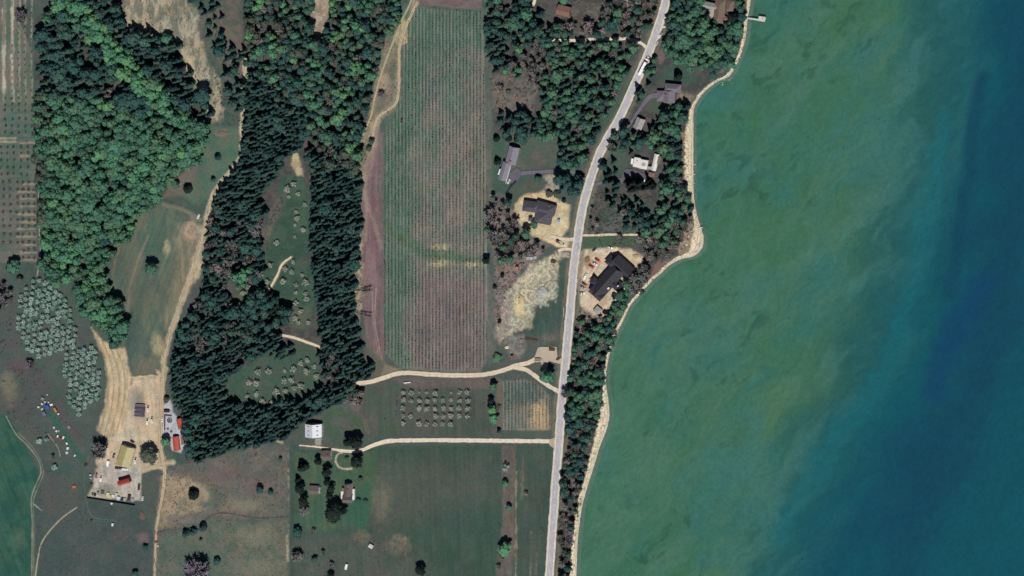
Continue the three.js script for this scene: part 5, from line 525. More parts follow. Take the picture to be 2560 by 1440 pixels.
// ---------------------------------------------------------------- vehicles
const prof = (pts, w) => new THREE.ExtrudeGeometry(new THREE.Shape(pts.map(p => new THREE.Vector2(...p))), { depth: w - 0.16, bevelEnabled: true, bevelSize: 0.08, bevelThickness: 0.08, bevelSegments: 2 }).translate(0, 0, -(w - 0.16) / 2);
const wheelG = r => new THREE.CylinderGeometry(r, r, 0.26, 14).rotateX(Math.PI / 2), rimG = r => new THREE.CylinderGeometry(r * 0.6, r * 0.6, 0.28, 10).rotateX(Math.PI / 2);
const CARG = { car: prof([[-2.2, 0.3], [2.2, 0.3], [2.25, 0.7], [1.2, 0.92], [-1.9, 0.98], [-2.25, 0.75]], 1.85), cabin: prof([[-1.75, 0.95], [1.1, 0.9], [0.35, 1.42], [-1.25, 1.45]], 1.6), roof: box(1.5, 0.06, 1.5, -0.45, 1.5, 0), pick: prof([[-2.7, 0.45], [2.7, 0.45], [2.75, 0.95], [1.4, 1.12], [-2.75, 1.1]], 1.95), pcab: prof([[-0.9, 1.1], [1.3, 1.1], [0.7, 1.75], [-0.75, 1.78]], 1.7), proof: box(1.4, 0.06, 1.6, -0.05, 1.84, 0), bed: box(1.7, 0.05, 1.55, -1.8, 1.19, 0), van: prof([[-2.8, 0.4], [2.7, 0.4], [2.75, 1], [1.9, 1.5], [1.2, 2.2], [-2.75, 2.25]], 2), vglass: prof([[1.25, 1.55], [1.86, 1.5], [1.32, 2.1], [1.2, 2.1]], 2.04) };
const paints = {}; const paint = c => paints[c] ??= new THREE.MeshPhysicalMaterial({ color: c, roughness: 0.4, clearcoat: 0.6, clearcoatRoughness: 0.2 });
const lampM = mat('#d8d4c4', 0.3), tailM = mat('#7a1512', 0.3);
function wheels(o, xs, w, r) { for (const x of xs) for (const q of [-1, 1]) { const t = part(o, 'wheel', wheelG(r), M.tyre, x, r, q * w); part(t, 'rim', rimG(r), M.metal); } }
function vehicle(kind, px, py, deg, c, label, group) {
  const [x, z] = at(px, py, 1), o = thing({ car: 'parked_car', pick: 'pickup_truck', van: 'van' }[kind], label, { car: 'car', pick: 'pickup', van: 'van' }[kind], x, z, -deg * DEG, group, groundY), m = paint(c);
  part(o, 'body', CARG[kind], m); if (kind === 'car') { part(o, 'window_band', CARG.cabin, M.glass); part(o, 'roof_panel', CARG.roof, m); } else if (kind === 'pick') { part(o, 'window_band', CARG.pcab, M.glass); part(o, 'roof_panel', CARG.proof, m); part(o, 'cargo_bed', CARG.bed, M.dark); } else part(o, 'windscreen', CARG.vglass, M.glass);
  const f = kind === 'car' ? 2.26 : 2.78; for (const q of [-1, 1]) { part(o, 'headlight', box(0.1, 0.16, 0.35, f, 0.72, q * 0.65), lampM); part(o, 'tail_light', box(0.1, 0.18, 0.25, -f, 0.75, q * 0.7), tailM); }
  wheels(o, kind === 'car' ? [-1.35, 1.4] : [-1.75, 1.8], 0.85, kind === 'car' ? 0.33 : 0.4); return o;
}
let groundY = 0.2;
groundY = 0.24; vehicle('pick', 1455, 733, 4, '#dcdad4', 'white pickup nearest the road on the black-roofed house plot');
vehicle('pick', 1457, 718, 35, '#8f9498', 'grey pickup beside the small red truck by the road'); vehicle('pick', 1461, 710, 35, '#8d2c24', 'small dark red pickup above the grey pickup'); vehicle('van', 1464, 691, -68, '#e4e3de', 'white van between the pickups and the black-roofed house'); vehicle('car', 1483, 689, -72, '#1c1d20', 'black car against the wall of the black-roofed house');
vehicle('pick', 1479, 666, 35, '#b93328', 'red pickup at the lower end of the row of three'); vehicle('pick', 1487, 659, 38, '#e0ded8', 'white pickup between two red pickups'); vehicle('pick', 1494, 650, 38, '#c03a2c', 'red pickup at the upper end of the row of three'); vehicle('car', 1486, 624, -40, '#33343a', 'dark car at the north edge of the black-roofed house plot'); vehicle('car', 1525, 619, 20, '#d5d3cc', 'small pale car under the trees north of the black-roofed house');
groundY = 0.1; vehicle('pick', 370, 1022, 95, '#dedbd5', 'white pickup pulling up by the log pile'); vehicle('pick', 368, 1054, 95, '#ebe9e4', 'white pickup south of the log pile, left of a pair'); vehicle('pick', 380, 1050, 90, '#d9d7d2', 'white pickup south of the log pile, right of a pair');
vehicle('pick', 252, 1197, 100, '#ecebe6', 'white pickup on the west side of the gravel yard'); vehicle('van', 270, 1159, 102, '#efeeea', 'white van beside the broad grey leafless tree'); vehicle('car', 284, 1139, 108, '#4a4d52', 'dark car along the west wall of the barn'); vehicle('pick', 338, 1152, 100, '#dad9d4', 'white pickup behind the broad dull green tree'); vehicle('car', 331, 1104, 35, '#2b2a2c', 'dark car behind the barn gable'); vehicle('car', 293, 1170, 5, '#2c2e31', 'dark car at the front wall of the barn'); vehicle('car', 302, 1171, 5, '#3c3e40', 'grey car beside the dark one at the barn front'); vehicle('van', 313, 1173, 5, '#d8d6d0', 'white van at the front wall of the barn'); vehicle('pick', 347, 1218, 95, '#3a2620', 'dark brown pickup at the east edge of the gravel yard'); vehicle('car', 356, 1246, 95, '#c5c4be', 'pale car outside the corner of the dark board fence'); vehicle('car', 405.5, 1049, 95, '#d9d9d6', 'pale car parked beside the gravel plaza'); vehicle('car', 241, 1189, 100, '#a33a30', 'red car at the west edge of the gravel yard');
groundY = 0.45; vehicle('car', 1272, 454, -60, '#cfd4dc', 'silver car on the forecourt of the long grey house'); vehicle('car', 1767, 27, 85, '#16171a', 'black car on the concrete apron of the north house'); vehicle('car', 1606, 452, -8, '#e4e3df', 'white car beside the black conifer hedge'); groundY = 0.5; vehicle('pick', 1651, 88, 118, '#e2e2de', 'white pickup parked on the road verge'); vehicle('car', 1643, 108, 118, '#b7b3ad', 'silver car parked behind the pickup on the road verge'); groundY = 0.05; vehicle('van', 1581, 403, 100, '#e9e7e0', 'white camper van left of the white-roofed house'); vehicle('van', 866, 1417, 105, '#e6e4dd', 'white trailer van standing alone in the lower pasture'); vehicle('car', 1004, 302, 95, '#3b2a22', 'dark little vehicle parked among the vines near the track'); vehicle('car', 496, 541, 110, '#dddcd8', 'pale vehicle at the top corner of the hay meadow');
{ // articulated lorry on the lake road
  const deg = -63, [x, z] = at(1607, 171, 2.5), o = thing('articulated_lorry', 'articulated lorry with a long white trailer on the lake road', 'lorry', x, z, -deg * DEG, undefined, 0.62), wt = paint('#f2f1ee');
  part(o, 'trailer', box(13.6, 2.8, 2.55, 0, 2.5, 0), wt); for (let i = 0; i < 12; i++) part(o, 'roof_rib', box(0.12, 0.06, 2.5, -6.2 + i * 1.1, 3.94, 0), wt); part(o, 'chassis', box(19, 0.3, 1.2, 2.6, 0.95, 0), M.dark); part(o, 'cab', prof([[8.6, 0.6], [11.9, 0.6], [12, 1.6], [10.8, 1.8], [10.3, 3.2], [8.6, 3.3]], 2.4), paint('#dfdedb')); part(o, 'windscreen', prof([[10.42, 1.9], [10.84, 1.86], [10.44, 2.95], [10.36, 2.95]], 2.42), M.glass); part(o, 'fuel_tank', box(1.2, 0.7, 0.6, 8, 0.9, 1), M.metal); wheels(o, [-5.6, -4.4, 7, 8.2, 11], 1.1, 0.5);
}
function flatTrailer(px, py, deg, L, W, c, label, y = 0.45, load) { const [x, z] = at(px, py, 0.8), o = thing('flatbed_trailer', label, 'trailer', x, z, -deg * DEG, undefined, y); part(o, 'deck', box(L, 0.2, W, 0, 0.75, 0), gm(c)); for (const q of [-1, 1]) part(o, 'side_board', box(L, 0.5, 0.08, 0, 1.08, q * (W / 2 - 0.06)), gm(c)); part(o, 'tow_bar', box(1.6, 0.12, 0.2, L / 2 + 0.8, 0.65, 0), M.dark); wheels(o, [-0.5, 0.5], W / 2 - 0.2, 0.35); if (load) part(o, 'tarpaulin', prof([[-L / 2 + 0.2, 0.9], [L / 2 - 0.2, 0.9], [L / 2 - 0.6, 1.9], [0, 2.1], [-L / 2 + 0.5, 1.8]], W - 0.2), gm(load)); return o; }
flatTrailer(1380, 873, 5, 5.5, 2.4, '#5c4038', 'dark brown trailer at the top of the gravel car park', 0.62); flatTrailer(1345, 898, 0, 5.6, 2.4, '#9a7f6e', 'pale brown trailer at the lower edge of the gravel car park', 0.62); flatTrailer(417, 1027, 2, 5.4, 2.4, '#3a211c', 'dark covered trailer on the gravel plaza', 0.3, '#3d231d'); flatTrailer(1018, 957, -8, 6.5, 1.4, '#e6e6e0', 'long narrow white trailer beside the gravel lane', 0.05); flatTrailer(119, 1016, 60, 4.4, 3, '#3d55b0', 'trailer under a blue tarpaulin in the junk row', 0.02, '#3b54b8'); flatTrailer(111, 1033, 62, 4.6, 2.8, '#6b6884', 'trailer under a purplish grey tarpaulin in the junk row', 0.02, '#6e6b88'); flatTrailer(139, 1024, 60, 5, 2, '#a5602c', 'rusty orange trailer with pale crates in the junk row', 0.02, '#c08a52'); flatTrailer(1397, 551, -80, 3.6, 2.2, '#a9b4d8', 'small trailer with blue and white load beside the charcoal house', 0.3, '#8f9fd6');
function excavator(px, py, deg, c, label, reach) { const [x, z] = at(px, py, 1), o = thing('excavator', label, 'excavator', x, z, -deg * DEG, undefined, 0.25), m = paint(c); for (const q of [-1, 1]) part(o, 'crawler_track', prof([[-1.6, 0], [1.6, 0], [1.9, 0.45], [1.6, 0.85], [-1.6, 0.85], [-1.9, 0.45]], 0.5).translate(0, 0.08, q * 0.95), M.dark); part(o, 'cab_house', box(2.6, 1.1, 2, -0.3, 1.55, 0), m); const cb = part(o, 'cab', box(1.2, 1.3, 0.9, 0.5, 2.5, -0.5), m); part(cb, 'window', box(0.06, 0.8, 0.7, 1.13, 2.65, -0.5), M.glass); const bm = new THREE.BoxGeometry(reach * 0.62, 0.4, 0.35); part(o, 'boom', bm.clone().rotateZ(0.7).translate(1 + reach * 0.24, 1.8 + reach * 0.2, 0.3), m); part(o, 'stick', bm.clone().scale(0.8, 0.8, 0.8).rotateZ(-0.9).translate(1 + reach * 0.62, 1.9 + reach * 0.18, 0.3), m); part(o, 'bucket', prof([[0, 0], [0.9, 0.1], [1, 0.7], [0.2, 0.9]], 0.9).translate(0.9 + reach * 0.72, 0.5, 0.3), M.dark); return o; }
excavator(1395, 603, 25, '#4a3526', 'dark excavator on the drive below the charcoal house', 6); excavator(1293, 668, -32, '#c56a35', 'orange excavator stretching its boom towards the white pipe stacks', 7.5);
// ---------------------------------------------------------------- yard goods
function logPile(px, py, deg, n, len, rad, cols, label, rows = 2, y = 0.05, name = 'log_pile') { const [x, z] = at(px, py, 0.4), o = thing(name, label, 'log pile', x, z, -deg * DEG, undefined, y), r = rngOf(px * 7 + py), gs = [0, 1, 2].map(() => new THREE.CylinderGeometry(rad * 0.9, rad, len, 7).rotateZ(Math.PI / 2)), ms = cols.map(c => gm(c)); for (let k = 0; k < rows; k++) for (let i = 0; i < n - k; i++) { const l = part(o, 'log', gs[i % 3], ms[Math.floor(r() * ms.length)], (r() - 0.5) * len * 0.18, rad + k * rad * 1.75, (i - (n - k - 1) / 2) * rad * 2.06); l.rotation.y = (r() - 0.5) * 0.07; } return o; }
logPile(350, 1025, 4, 21, 8.5, 0.3, ['#75687a', '#6a5f6e', '#8b7f8a', '#5a4f5c'], 'large pile of purplish grey logs in the farm yard', 3, 0.1); logPile(1303, 857, 8, 14, 3.2, 0.3, ['#a08f8b', '#8b7a77', '#b7a7a0'], 'stack of pale short logs on the rough plot', 2); logPile(1328, 848, 8, 6, 11, 0.22, ['#5a4742', '#6d5852'], 'stack of long dark poles beside the pale logs', 2);
logPile(1320, 645, -8, 5, 2.6, 0.3, ['#d9d9d4', '#c9c9c4'], 'left stack of white pipes above the cleared plot', 2, 0.05, 'pipe_stack'); logPile(1329, 645, -8, 5, 2.6, 0.3, ['#d9d9d4', '#e4e4de'], 'middle stack of white pipes above the cleared plot', 2, 0.05, 'pipe_stack'); logPile(1338, 643, -8, 5, 2.6, 0.3, ['#d0d0ca', '#bcbcb6'], 'right stack of white pipes above the cleared plot', 2, 0.05, 'pipe_stack');
function heap(px, py, rx, ry, h, c, label, name = 'gravel_heap', cat = 'heap', y = 0) { const g = new THREE.SphereGeometry(1, 28, 12, 0, Math.PI * 2, 0, Math.PI / 2), p = g.attributes.position; for (let i = 0; i < p.count; i++) { const f = 0.45 + 1.0 * fbm(p.getX(i) * 1.6 + px, p.getZ(i) * 2 + py); p.setXYZ(i, p.getX(i) * f * rx * S, Math.max(0, p.getY(i)) * h * (0.8 + 0.4 * fbm(p.getX(i) * 3 + py, p.getZ(i) * 3)) - 0.02, p.getZ(i) * f * ry * S); } g.computeVertexNormals(); const o = new THREE.Mesh(g, gm(c, 0.95, { bumpMap: bumpTex, bumpScale: 0.1 })), [x, z] = at(px, py, h / 2); o.name = numbered(name); o.position.set(x, y, z); o.userData = { label, category: cat }; o.castShadow = o.receiveShadow = true; scene.add(o); return o; }
heap(1358, 732, 14, 13, 2.4, '#b9b7b3', 'big pale grey gravel heap at the edge of the cleared plot', 'gravel_heap', 'heap', 0.2); heap(1266, 868, 5.5, 5.5, 1.6, '#dcd3ae', 'round pale yellow heap beside the log stacks'); heap(1384, 653, 8, 6, 1.4, '#5a3d35', 'dark reddish brush heap beside the cleared plot drive', 'brush_heap', 'brush heap', 0.2); heap(1468, 648, 7, 8, 1, '#8b6c56', 'brown earth heap near the red pickups', 'earth_heap', 'heap', 0.25); heap(1302, 748, 8, 14, 1.6, '#c7b48f', 'sandy heap in the middle of the cleared plot', 'sand_heap', 'heap', 0.2); heap(556, 333, 14, 7, 0.8, '#7a695d', 'brown brush heap on the grass north of the hay meadow', 'brush_heap', 'brush heap'); heap(355, 1290, 9, 10, 0.9, '#6d5a55', 'reddish brush heap south of the dark board fence', 'brush_heap', 'brush heap'); heap(1395, 877 + 20, 6, 4, 0.9, '#5b4436', 'dark earth heap at the car park exit', 'earth_heap', 'heap', 0.3); heap(1590, 640, 9, 6, 1.1, '#bba37d', 'pale sand heap east of the black-roofed house', 'sand_heap', 'heap', 0.2);
function crate(px, py, w, d, h, deg, c, label, y = 0.02, cat = 'crate', name = 'crate') { const [x, z] = at(px, py, h), o = thing(name, label, cat, x, z, -deg * DEG, undefined, y), m = gm(c); part(o, 'body', box(w, h, d, 0, h / 2, 0), m); part(o, 'lid', box(w + 0.12, 0.1, d + 0.12, 0, h + 0.05, 0), m); return o; }
const junk = 'in the junk row';
for (const a of [[106, 997, 2.6, 2.4, 1.6, 30, '#8a8490', `grey open-topped bin at the north end of the junk row`], [118, 987, 1.2, 0.8, 0.6, 30, '#c9c7d0', `small white panel lying north of the junk row`], [105, 1010, 1.8, 1.5, 1.2, 30, '#cfd6da', `pale cabinet left of the blue trailer ${junk}`], [96, 1018, 1.4, 1.4, 1.3, 10, '#e8e8e6', `white box at the western corner of the junk row`], [112, 1005, 1.1, 1.1, 1.2, 10, '#d9dadd', `little white box above the blue trailer ${junk}`], [121, 1006, 1.2, 1.2, 1.2, 10, '#c4c6cc', `light grey box right of the little white one ${junk}`], [128, 1012, 2.6, 1.7, 1.3, -15, '#e9ebe9', `white tank box right of the blue trailer ${junk}`], [105, 1023, 2, 1, 1, -50, '#d2d6d9', `pale narrow box above the purplish trailer ${junk}`], [146, 1035, 1.6, 1.6, 1.2, 60, '#d9ccb7', `cream box below the rusty orange trailer ${junk}`], [172, 1068, 2.6, 2.2, 0.5, 45, '#8f8a82', `grey pallet stack east of the grass lane`], [141, 1078, 1.5, 1.5, 1.1, 40, '#e4e2da', `white drum box halfway down the junk row`], [147, 1077, 2, 1.5, 0.8, 60, '#9c9484', `greyish crate right of the white drum box`], [135, 1069, 2, 1.6, 1, 50, '#b9bfcf', `pale blue crate halfway down the junk row`], [144, 1091, 1.2, 2.2, 1, 20, '#dfe6e8', `white panel crate near the red wagon`], [151, 1097, 2.6, 2, 1.1, 45, '#8d3a3e', `dark red crate in the lower junk row`], [158, 1094, 1.3, 2.8, 1.2, 25, '#ebe8e0', `tall white crate beside the dark red one`], [167, 1109, 1.4, 2, 1.1, -35, '#ece9e2', `white crate in the lower gap of the junk row`], [169, 1121, 1.6, 2.4, 1.3, 15, '#dfe9ee', `bluish white tank in the lower junk row`], [167, 1132, 2.2, 2.2, 0.6, 45, '#c9c8d2', `square pale platform at the foot of the junk row`], [187, 1139, 1, 2, 0.8, 35, '#e9e9e4', `lone white crate right of the junk row foot`],
  [185, 1217, 3, 2.2, 1.2, -20, '#c9683f', 'orange and white load on the rough grass west of the yard'], [279, 1259, 1.6, 1.6, 1.2, 10, '#dfeaf0', 'white tank just below the dark board fence'], [281, 1312, 1.5, 2.6, 1.3, 5, '#e6e7e3', 'white upright tank in the field south of the yard'], [228, 1301, 2, 1.4, 0.7, 20, '#2f3330', 'dark crate in the field south of the yard'], [226, 1188, 1.6, 1.2, 1, 0, '#c9d0d6', 'upper pale crate on the grass strip west of the yard'], [227, 1196, 1.4, 1.1, 0.8, 10, '#b9c0c9', 'lower pale crate on the grass strip west of the yard'], [228, 1209, 2.4, 1.2, 0.8, 15, '#35322c', 'dark crate at the corner of the yard entrance'], [214, 1162, 3, 2, 0.9, -30, '#26302a', 'dark rack on the grass near the grey leafless tree'],
  [397, 1334, 4, 3, 0.4, 0, '#7d4a41', 'low brick-red slab by the fence corner'], [390, 1355, 2.4, 1.6, 1, -30, '#8a4138', 'small dark red hut box beside the track fence'], [395, 1365, 1.4, 1, 0.6, 0, '#cfd3cb', 'white trough beside the track fence']]) crate(...a);
{ const names = ['olive', 'black', 'grey', 'brown', 'cream', 'pale yellow', 'white', 'pale green', 'bluish white', 'dark', 'light grey', 'dark brown', 'bluish grey'], cs = ['#4a4f42', '#26282a', '#8b8a86', '#5b4a3c', '#d9cda0', '#d8cf8a', '#e4e4df', '#c9d3b2', '#cfdbe4', '#2f2a26', '#b5b5b2', '#40291f', '#8f9db0']; [[231, 1235, 1.6], [237, 1237, 1.8], [244, 1232, 1.4], [256, 1230, 2.6], [270, 1236, 2.6], [273, 1241, 2], [283, 1240, 2], [291, 1236, 1.8], [296, 1246, 2.6], [305, 1247, 2], [312, 1249, 2], [322, 1244, 2.6], [331, 1250, 2.6]].forEach(([x, y, s], i) => crate(x, y, s, i === 11 ? 5 : s * 1.2, 1 + 0.25 * (i % 3), 8, cs[i], `${names[i]} stored crate along the dark board fence`, 0.1)); }
{ // board fence of dark panels
  const a = at(218, 1243), c = at(338, 1262), L = Math.hypot(c[0] - a[0], c[1] - a[1]), o = thing('board_fence', 'tall dark board fence along the south side of the gravel yard', 'fence', a[0], a[1], -Math.atan2(c[1] - a[1], c[0] - a[0])), m = [gm('#1f1c1a'), gm('#262220'), gm('#1a1817')], n = 22; for (let i = 0; i < n; i++) { part(o, 'fence_panel', box(L / n - 0.04, 2.2 + 0.05 * (i % 3), 0.08, (i + 0.5) * L / n, 1.12, 0), m[i % 3]); part(o, 'post', box(0.14, 2.5, 0.14, i * L / n, 1.25, 0.1), m[0]); }
}
function wireFence(line, label, c = '#6f675a') { const p = smooth(P(line), 12), [x0, z0] = at(...p[0]), o = thing('wire_fence', label, 'fence', x0, z0), m = gm(c), pg = new THREE.CylinderGeometry(0.07, 0.08, 1.4, 5).translate(0, 0.68, 0); p.forEach((q, i) => { const [x, z] = at(...q); part(o, 'post', pg, m, x - x0, 0, z - z0); if (i) { const [u, v] = at(...p[i - 1]), l = Math.hypot(x - u, z - v); for (const y of [0.5, 1.1]) { const w = part(o, 'wire', box(l, 0.03, 0.03), m, (x + u) / 2 - x0, y, (z + v) / 2 - z0); w.rotation.y = -Math.atan2(z - v, x - u); } } }); }
wireFence('720,1110 721,1290 720,1440', 'straight wire fence between dry scrub and the farmstead'); wireFence('386,1328 460,1322 500,1312 528,1288 560,1282 640,1294 719,1292', 'winding wire fence across the dry scrub', '#40382f'); wireFence('387,1336 386,1390 386,1440', 'wire fence beside the dirt track at the bottom edge', '#8d8574'); wireFence('96,440 97,560 100,640', 'wire fence between corner orchard and the large wood', '#b5b0a2');
// hedges
for (const [line, label] of [['1290,452 1278,466 1266,484', 'dark clipped hedge along the forecourt of the long grey house']]) { const p = smooth(P(line), 4), [x0, z0] = at(...p[0]), o = thing('hedge', label, 'hedge', x0, z0), r = rngOf(8), s = soup(); for (const q of p) { const [x, z] = at(...q); for (let k = 0; k < 26; k++) { const d = rdir(r, -0.2); leaf(s, r, [x - x0 + d[0] * 0.9, 1 + d[1] * 0.9, z - z0 + d[2] * 0.9], d, 0.5, 0.8); } } part(o, 'foliage', toGeo(s), MATS.black[0]); }
// utility poles with their cross arms
for (const [x, y, label] of [[1253, 1318, 'utility pole west of the pasture hedge line'], [1361, 1331, 'utility pole near the road in the lower pasture'], [1056, 1290, 'utility pole in the middle of the wide pasture'], [1507, 617, 'utility pole north of the black-roofed house'], [1450, 620, 'utility pole beside the road at the black-roofed house'], [1468, 574, 'utility pole at the mouth of the straight gravel drive'], [1455, 790, 'utility pole by the road below the black-roofed house'], [1386, 987, 'utility pole where the gravel lane meets the road']]) { const [px, pz] = at(x, y), o = thing('utility_pole', label, 'pole', px, pz, 0.4); part(o, 'pole', new THREE.CylinderGeometry(0.13, 0.2, 10, 8).translate(0, 4.95, 0), gm('#b5aa9a')); part(o, 'cross_arm', box(2.2, 0.16, 0.14, 0, 9.3, 0), gm('#8d8071')); for (const q of [-0.9, 0.9]) part(o, 'insulator', new THREE.CylinderGeometry(0.06, 0.08, 0.22, 6).translate(q, 9.48, 0), M.white); }
{ // road guard panel, sign frames
  const [x, z] = at(1410, 780), o = thing('guard_rail', 'white low rail beside the road opposite the cleared plot', 'rail', x, z, 0.03); part(o, 'rail', box(0.3, 0.3, 9, 0, 0.7, 0), M.white); for (const q of [-4, 0, 4]) part(o, 'post', box(0.15, 0.7, 0.15, 0, 0.35, q), M.metal);
}
// ---------------------------------------------------------------- plaza furniture
{
  const g = 'seats round the fire ring'; for (let i = 0; i < 9; i++) { const a = i / 9 * 6.283, [x, z] = at(424.5 + Math.cos(a) * 5, 1051 + Math.sin(a) * 5, 0.4), o = thing('garden_chair', 'dark brown garden chair round the fire ring on the plaza', 'chair', x, z, -a + Math.PI, g, 0.3), m = gm('#4a3128'); part(o, 'seat', box(0.7, 0.1, 0.8, 0, 0.42, 0), m); part(o, 'backrest', box(0.12, 0.75, 0.8, -0.4, 0.75, 0), m); for (const [p, q] of [[-0.3, -0.34], [-0.3, 0.34], [0.3, -0.34], [0.3, 0.34]]) part(o, 'leg', box(0.08, 0.4, 0.08, p, 0.2, q), m); }
  const [x, z] = at(424.5, 1051), o = thing('fire_ring', 'stone fire ring in the middle of the gravel plaza', 'fire ring', x, z, 0, undefined, 0.3), sg = new THREE.DodecahedronGeometry(0.3), sm = gm('#8a6f66'); for (let i = 0; i < 10; i++) part(o, 'stone', sg, sm, Math.cos(i * 0.628) * 0.9, 0.2, Math.sin(i * 0.628) * 0.9); part(o, 'ash_bed', new THREE.CylinderGeometry(0.75, 0.75, 0.1, 16).translate(0, 0.06, 0), M.dark);
  const box1 = (px, py, L, W, deg, label) => { const [x, z] = at(px, py, 0.5), o = thing('planter_box', label, 'planter', x, z, -deg * DEG, undefined, 0.3), r = rngOf(px), s = soup(); for (const q of [-1, 1]) { part(o, 'side_board', box(L, 0.5, 0.1, 0, 0.25, q * W / 2), M.timber); part(o, 'end_board', box(0.1, 0.5, W, q * L / 2, 0.25, 0), M.timber); } part(o, 'soil', box(L - 0.1, 0.3, W - 0.1, 0, 0.2, 0), M.dark); for (let k = 0; k < L * 14; k++) { const d = rdir(r, 0); leaf(s, r, [(r() - 0.5) * L, 0.5 + r() * 0.4, (r() - 0.5) * W], d, 0.3, 0.9); } part(o, 'plants', toGeo(s), MATS.sap[1]); };
  for (let i = 0; i < 5; i++) box1(412, 1040 + i * 8, 2.6, 1, 90, `planter box in the line along the west of the plaza, ${['first', 'second', 'third', 'fourth', 'fifth'][i]} from north`); for (let i = 0; i < 3; i++) box1(415.5 + i * 5.5, 1037.5 + i * 0.8, 1.8, 1, 8, `planter box in the short line north of the fire ring, ${['first', 'second', 'third'][i]} from west`);
  for (const [px, py, label] of [[419.5, 1072, 'picnic table south of the fire ring'], [428, 1079, 'small picnic table near the red sheds']]) { const [x, z] = at(px, py, 0.7), o = thing('picnic_table', label, 'table', x, z, 0.3, undefined, 0.3), m = gm('#6d5040'); for (const q of [-0.3, 0, 0.3]) part(o, 'table_plank', box(1.9, 0.06, 0.27, 0, 0.75, q), m); for (const q of [-0.75, 0.75]) { part(o, 'bench', box(1.9, 0.06, 0.28, 0, 0.45, q), m); } for (const q of [-0.7, 0.7]) part(o, 'trestle', box(0.1, 0.74, 1.5, q, 0.37, 0), m); }
}
// ---------------------------------------------------------------- shore: docks, boulders, groynes
{
  const deg = 9, [x, z] = at(1866, 45, 0.4), o = thing('dock', 'long white dock with a square platform on the lake', 'dock', x, z, -deg * DEG, undefined, -0.9); const n = 26, step = 0.5; for (let i = 0; i < n; i++) part(o, 'deck_plank', box(step - 0.03, 0.08, 1.5, i * step - 1.5, 1.3, 0), M.deck); for (let i = 0; i < 13; i++) part(o, 'platform_plank', box(step - 0.03, 0.08, 4.6, 11.5 + i * step, 1.3, -1.4), M.deck); for (const [u, v] of [[2, -0.6], [2, 0.6], [6, -0.6], [6, 0.6], [11.4, 0.8], [11.4, -3.5], [17.4, 0.8], [17.4, -3.5]]) part(o, 'pile', new THREE.CylinderGeometry(0.12, 0.12, 5, 8).translate(u, -0.9, v), M.timber); part(o, 'bench', box(0.5, 0.45, 1.6, 15, 1.55, -2), M.greyWall);
  const p = at(1750, 570, 0.3), q = thing('dock', 'short white jetty at the tip of the sandy point', 'dock', p[0], p[1], 12 * DEG, undefined, -0.9); for (let i = 0; i < 9; i++) part(q, 'deck_plank', box(0.47, 0.08, 1.3, i * 0.5 - 2, 1.1, 0), M.deck); for (const [u, v] of [[-1, -0.5], [-1, 0.5], [1.6, -0.5], [1.6, 0.5]]) part(q, 'pile', new THREE.CylinderGeometry(0.1, 0.1, 3.4, 7).translate(u, -0.5, v), M.timber);
}
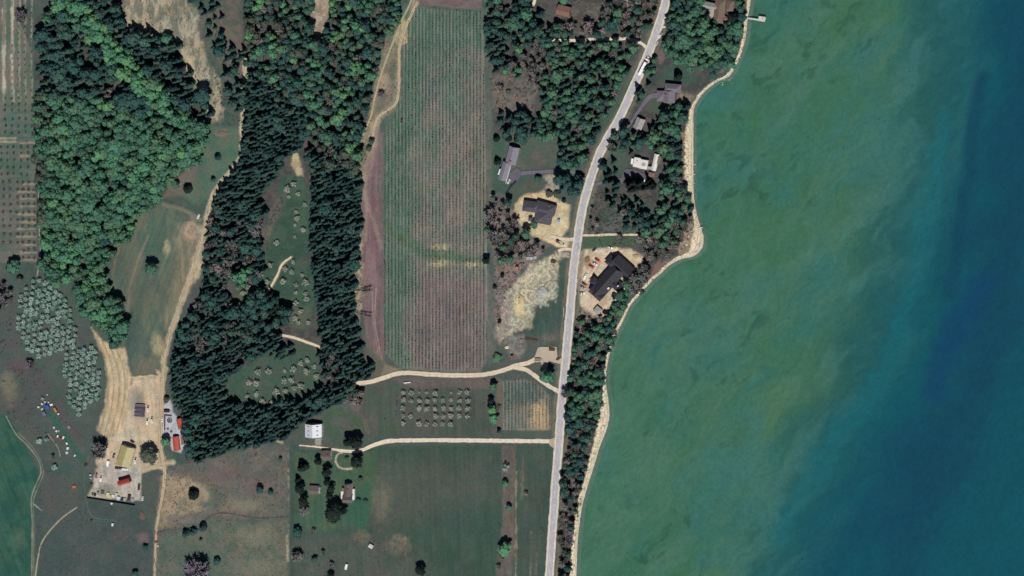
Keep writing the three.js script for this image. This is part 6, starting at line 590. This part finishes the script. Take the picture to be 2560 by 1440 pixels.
{
  const gs = [1, 2, 3].map(k => { const g = new THREE.IcosahedronGeometry(1, 1), p = g.attributes.position; for (let i = 0; i < p.count; i++) { const f = 0.75 + 0.5 * noise(p.getX(i) * 1.3 + k * 9, p.getY(i) * 1.3 + p.getZ(i) * 1.1 + 20); p.setXYZ(i, p.getX(i) * f, p.getY(i) * f * 0.7, p.getZ(i) * f); } g.computeVertexNormals(); return g; }), ms = ['#c9c6be', '#b3aea4', '#dedbd2'].map(c => gm(c));
  const stone = (x, y, s, h, label, group) => { const o = new THREE.Mesh(pick(gs), pick(ms)); o.name = numbered('boulder'); const [u, v] = at(x, y); o.position.set(u, h, v); o.scale.setScalar(s); o.rotation.y = R() * 6; o.userData = { label, category: 'boulder', group }; o.castShadow = o.receiveShadow = true; scene.add(o); };
  const wl = smooth(waterline, 3).filter(p => p[1] > 92 && p[1] < 250 && p[0] > 1745); for (const p of wl) for (let k = 0; k < 2; k++) if (R() < 0.75) stone(p[0] - 2 + rr(-3, 2), p[1] - 1 + rr(-2, 2), rr(0.35, 0.75), -0.75, 'pale boulder on the stony shore below the northern lakeside wood', 'boulders of the northern shore');
  for (const [x, y] of [[1823, 200], [1827, 195], [1805, 212], [1806, 207]]) stone(x, y, 0.6, -0.9, 'pale boulder standing in the water off the stony shore', 'boulders in the water');
  for (const [y, label] of [[409, 'upper'], [434, 'middle'], [456, 'lower']]) for (let i = 0; i < 12; i++) stone(1712 + i * 2.3, y + 2 * Math.sin(i * 0.8) + rr(-0.8, 0.8), rr(0.35, 0.7), -0.1 - i * 0.09, `boulder in the ${label} stone groyne across the wide beach`, `${label} groyne boulders`);
  for (const [x, y, s] of [[1722, 590, 1.3], [1730, 578, 1], [1736, 596, 0.9], [1716, 612, 1.2], [1728, 612, 1], [1694, 605, 1.1]]) stone(x, y, s, 0, 'large pale boulder on the sandy point', 'boulders of the sandy point');
  { const n = 380, rb = new THREE.InstancedMesh(gs[1], gm('#ffffff'), n), Mr = new THREE.Matrix4(), qr = new THREE.Quaternion(), up2 = new THREE.Vector3(0, 1, 0), cr = new THREE.Color(), bb = bbox(LOT); let k = 0; while (k < n) { const x = rr(bb[0], bb[2]), y = rr(bb[1], bb[3]); if (!inside(LOT, x, y) || fbm(x / 14, y / 14) < 0.45) continue; const s = rr(0.2, 0.75), [u, v] = at(x, y); Mr.compose(new THREE.Vector3(u, 0.22, v), qr.setFromAxisAngle(up2, R() * 6), new THREE.Vector3(s * rr(0.8, 1.6), s * 0.6, s)); rb.setMatrixAt(k, Mr); const t = rr(0.28, 0.6); rb.setColorAt(k, cr.setRGB(t, t * 0.93, t * 0.8)); k++; } rb.name = 'rubble'; rb.castShadow = rb.receiveShadow = true; rb.userData = { kind: 'stuff', label: 'pale broken rubble strewn over the cleared plot', category: 'rubble' }; scene.add(rb); }
  const im = new THREE.InstancedMesh(gs[0], gm('#ffffff'), 700), Mx = new THREE.Matrix4(), q = new THREE.Quaternion(), up = new THREE.Vector3(0, 1, 0), bk = smooth(bank, 4).filter(p => p[1] > 0 && p[1] < 1440), col = new THREE.Color(); for (let i = 0; i < 700; i++) { const p = pick(bk), s = rr(0.15, 0.42), [u, v] = at(p[0] + rr(-4, 9), p[1] + rr(-4, 4)); Mx.compose(new THREE.Vector3(u, rr(-0.1, 0.03), v), q.setFromAxisAngle(up, R() * 6), new THREE.Vector3(s * rr(0.7, 2.2), s * 0.6, s)); im.setMatrixAt(i, Mx); const t = R(); im.setColorAt(i, t < 0.5 ? col.setRGB(0.16, 0.12, 0.09) : col.setRGB(0.45, 0.42, 0.36)); } im.name = 'beach_debris'; im.castShadow = im.receiveShadow = true; im.userData = { kind: 'stuff', label: 'scattered stones and driftwood along the top of the beach', category: 'debris' }; scene.add(im);
}
renderer.render(scene, camera);
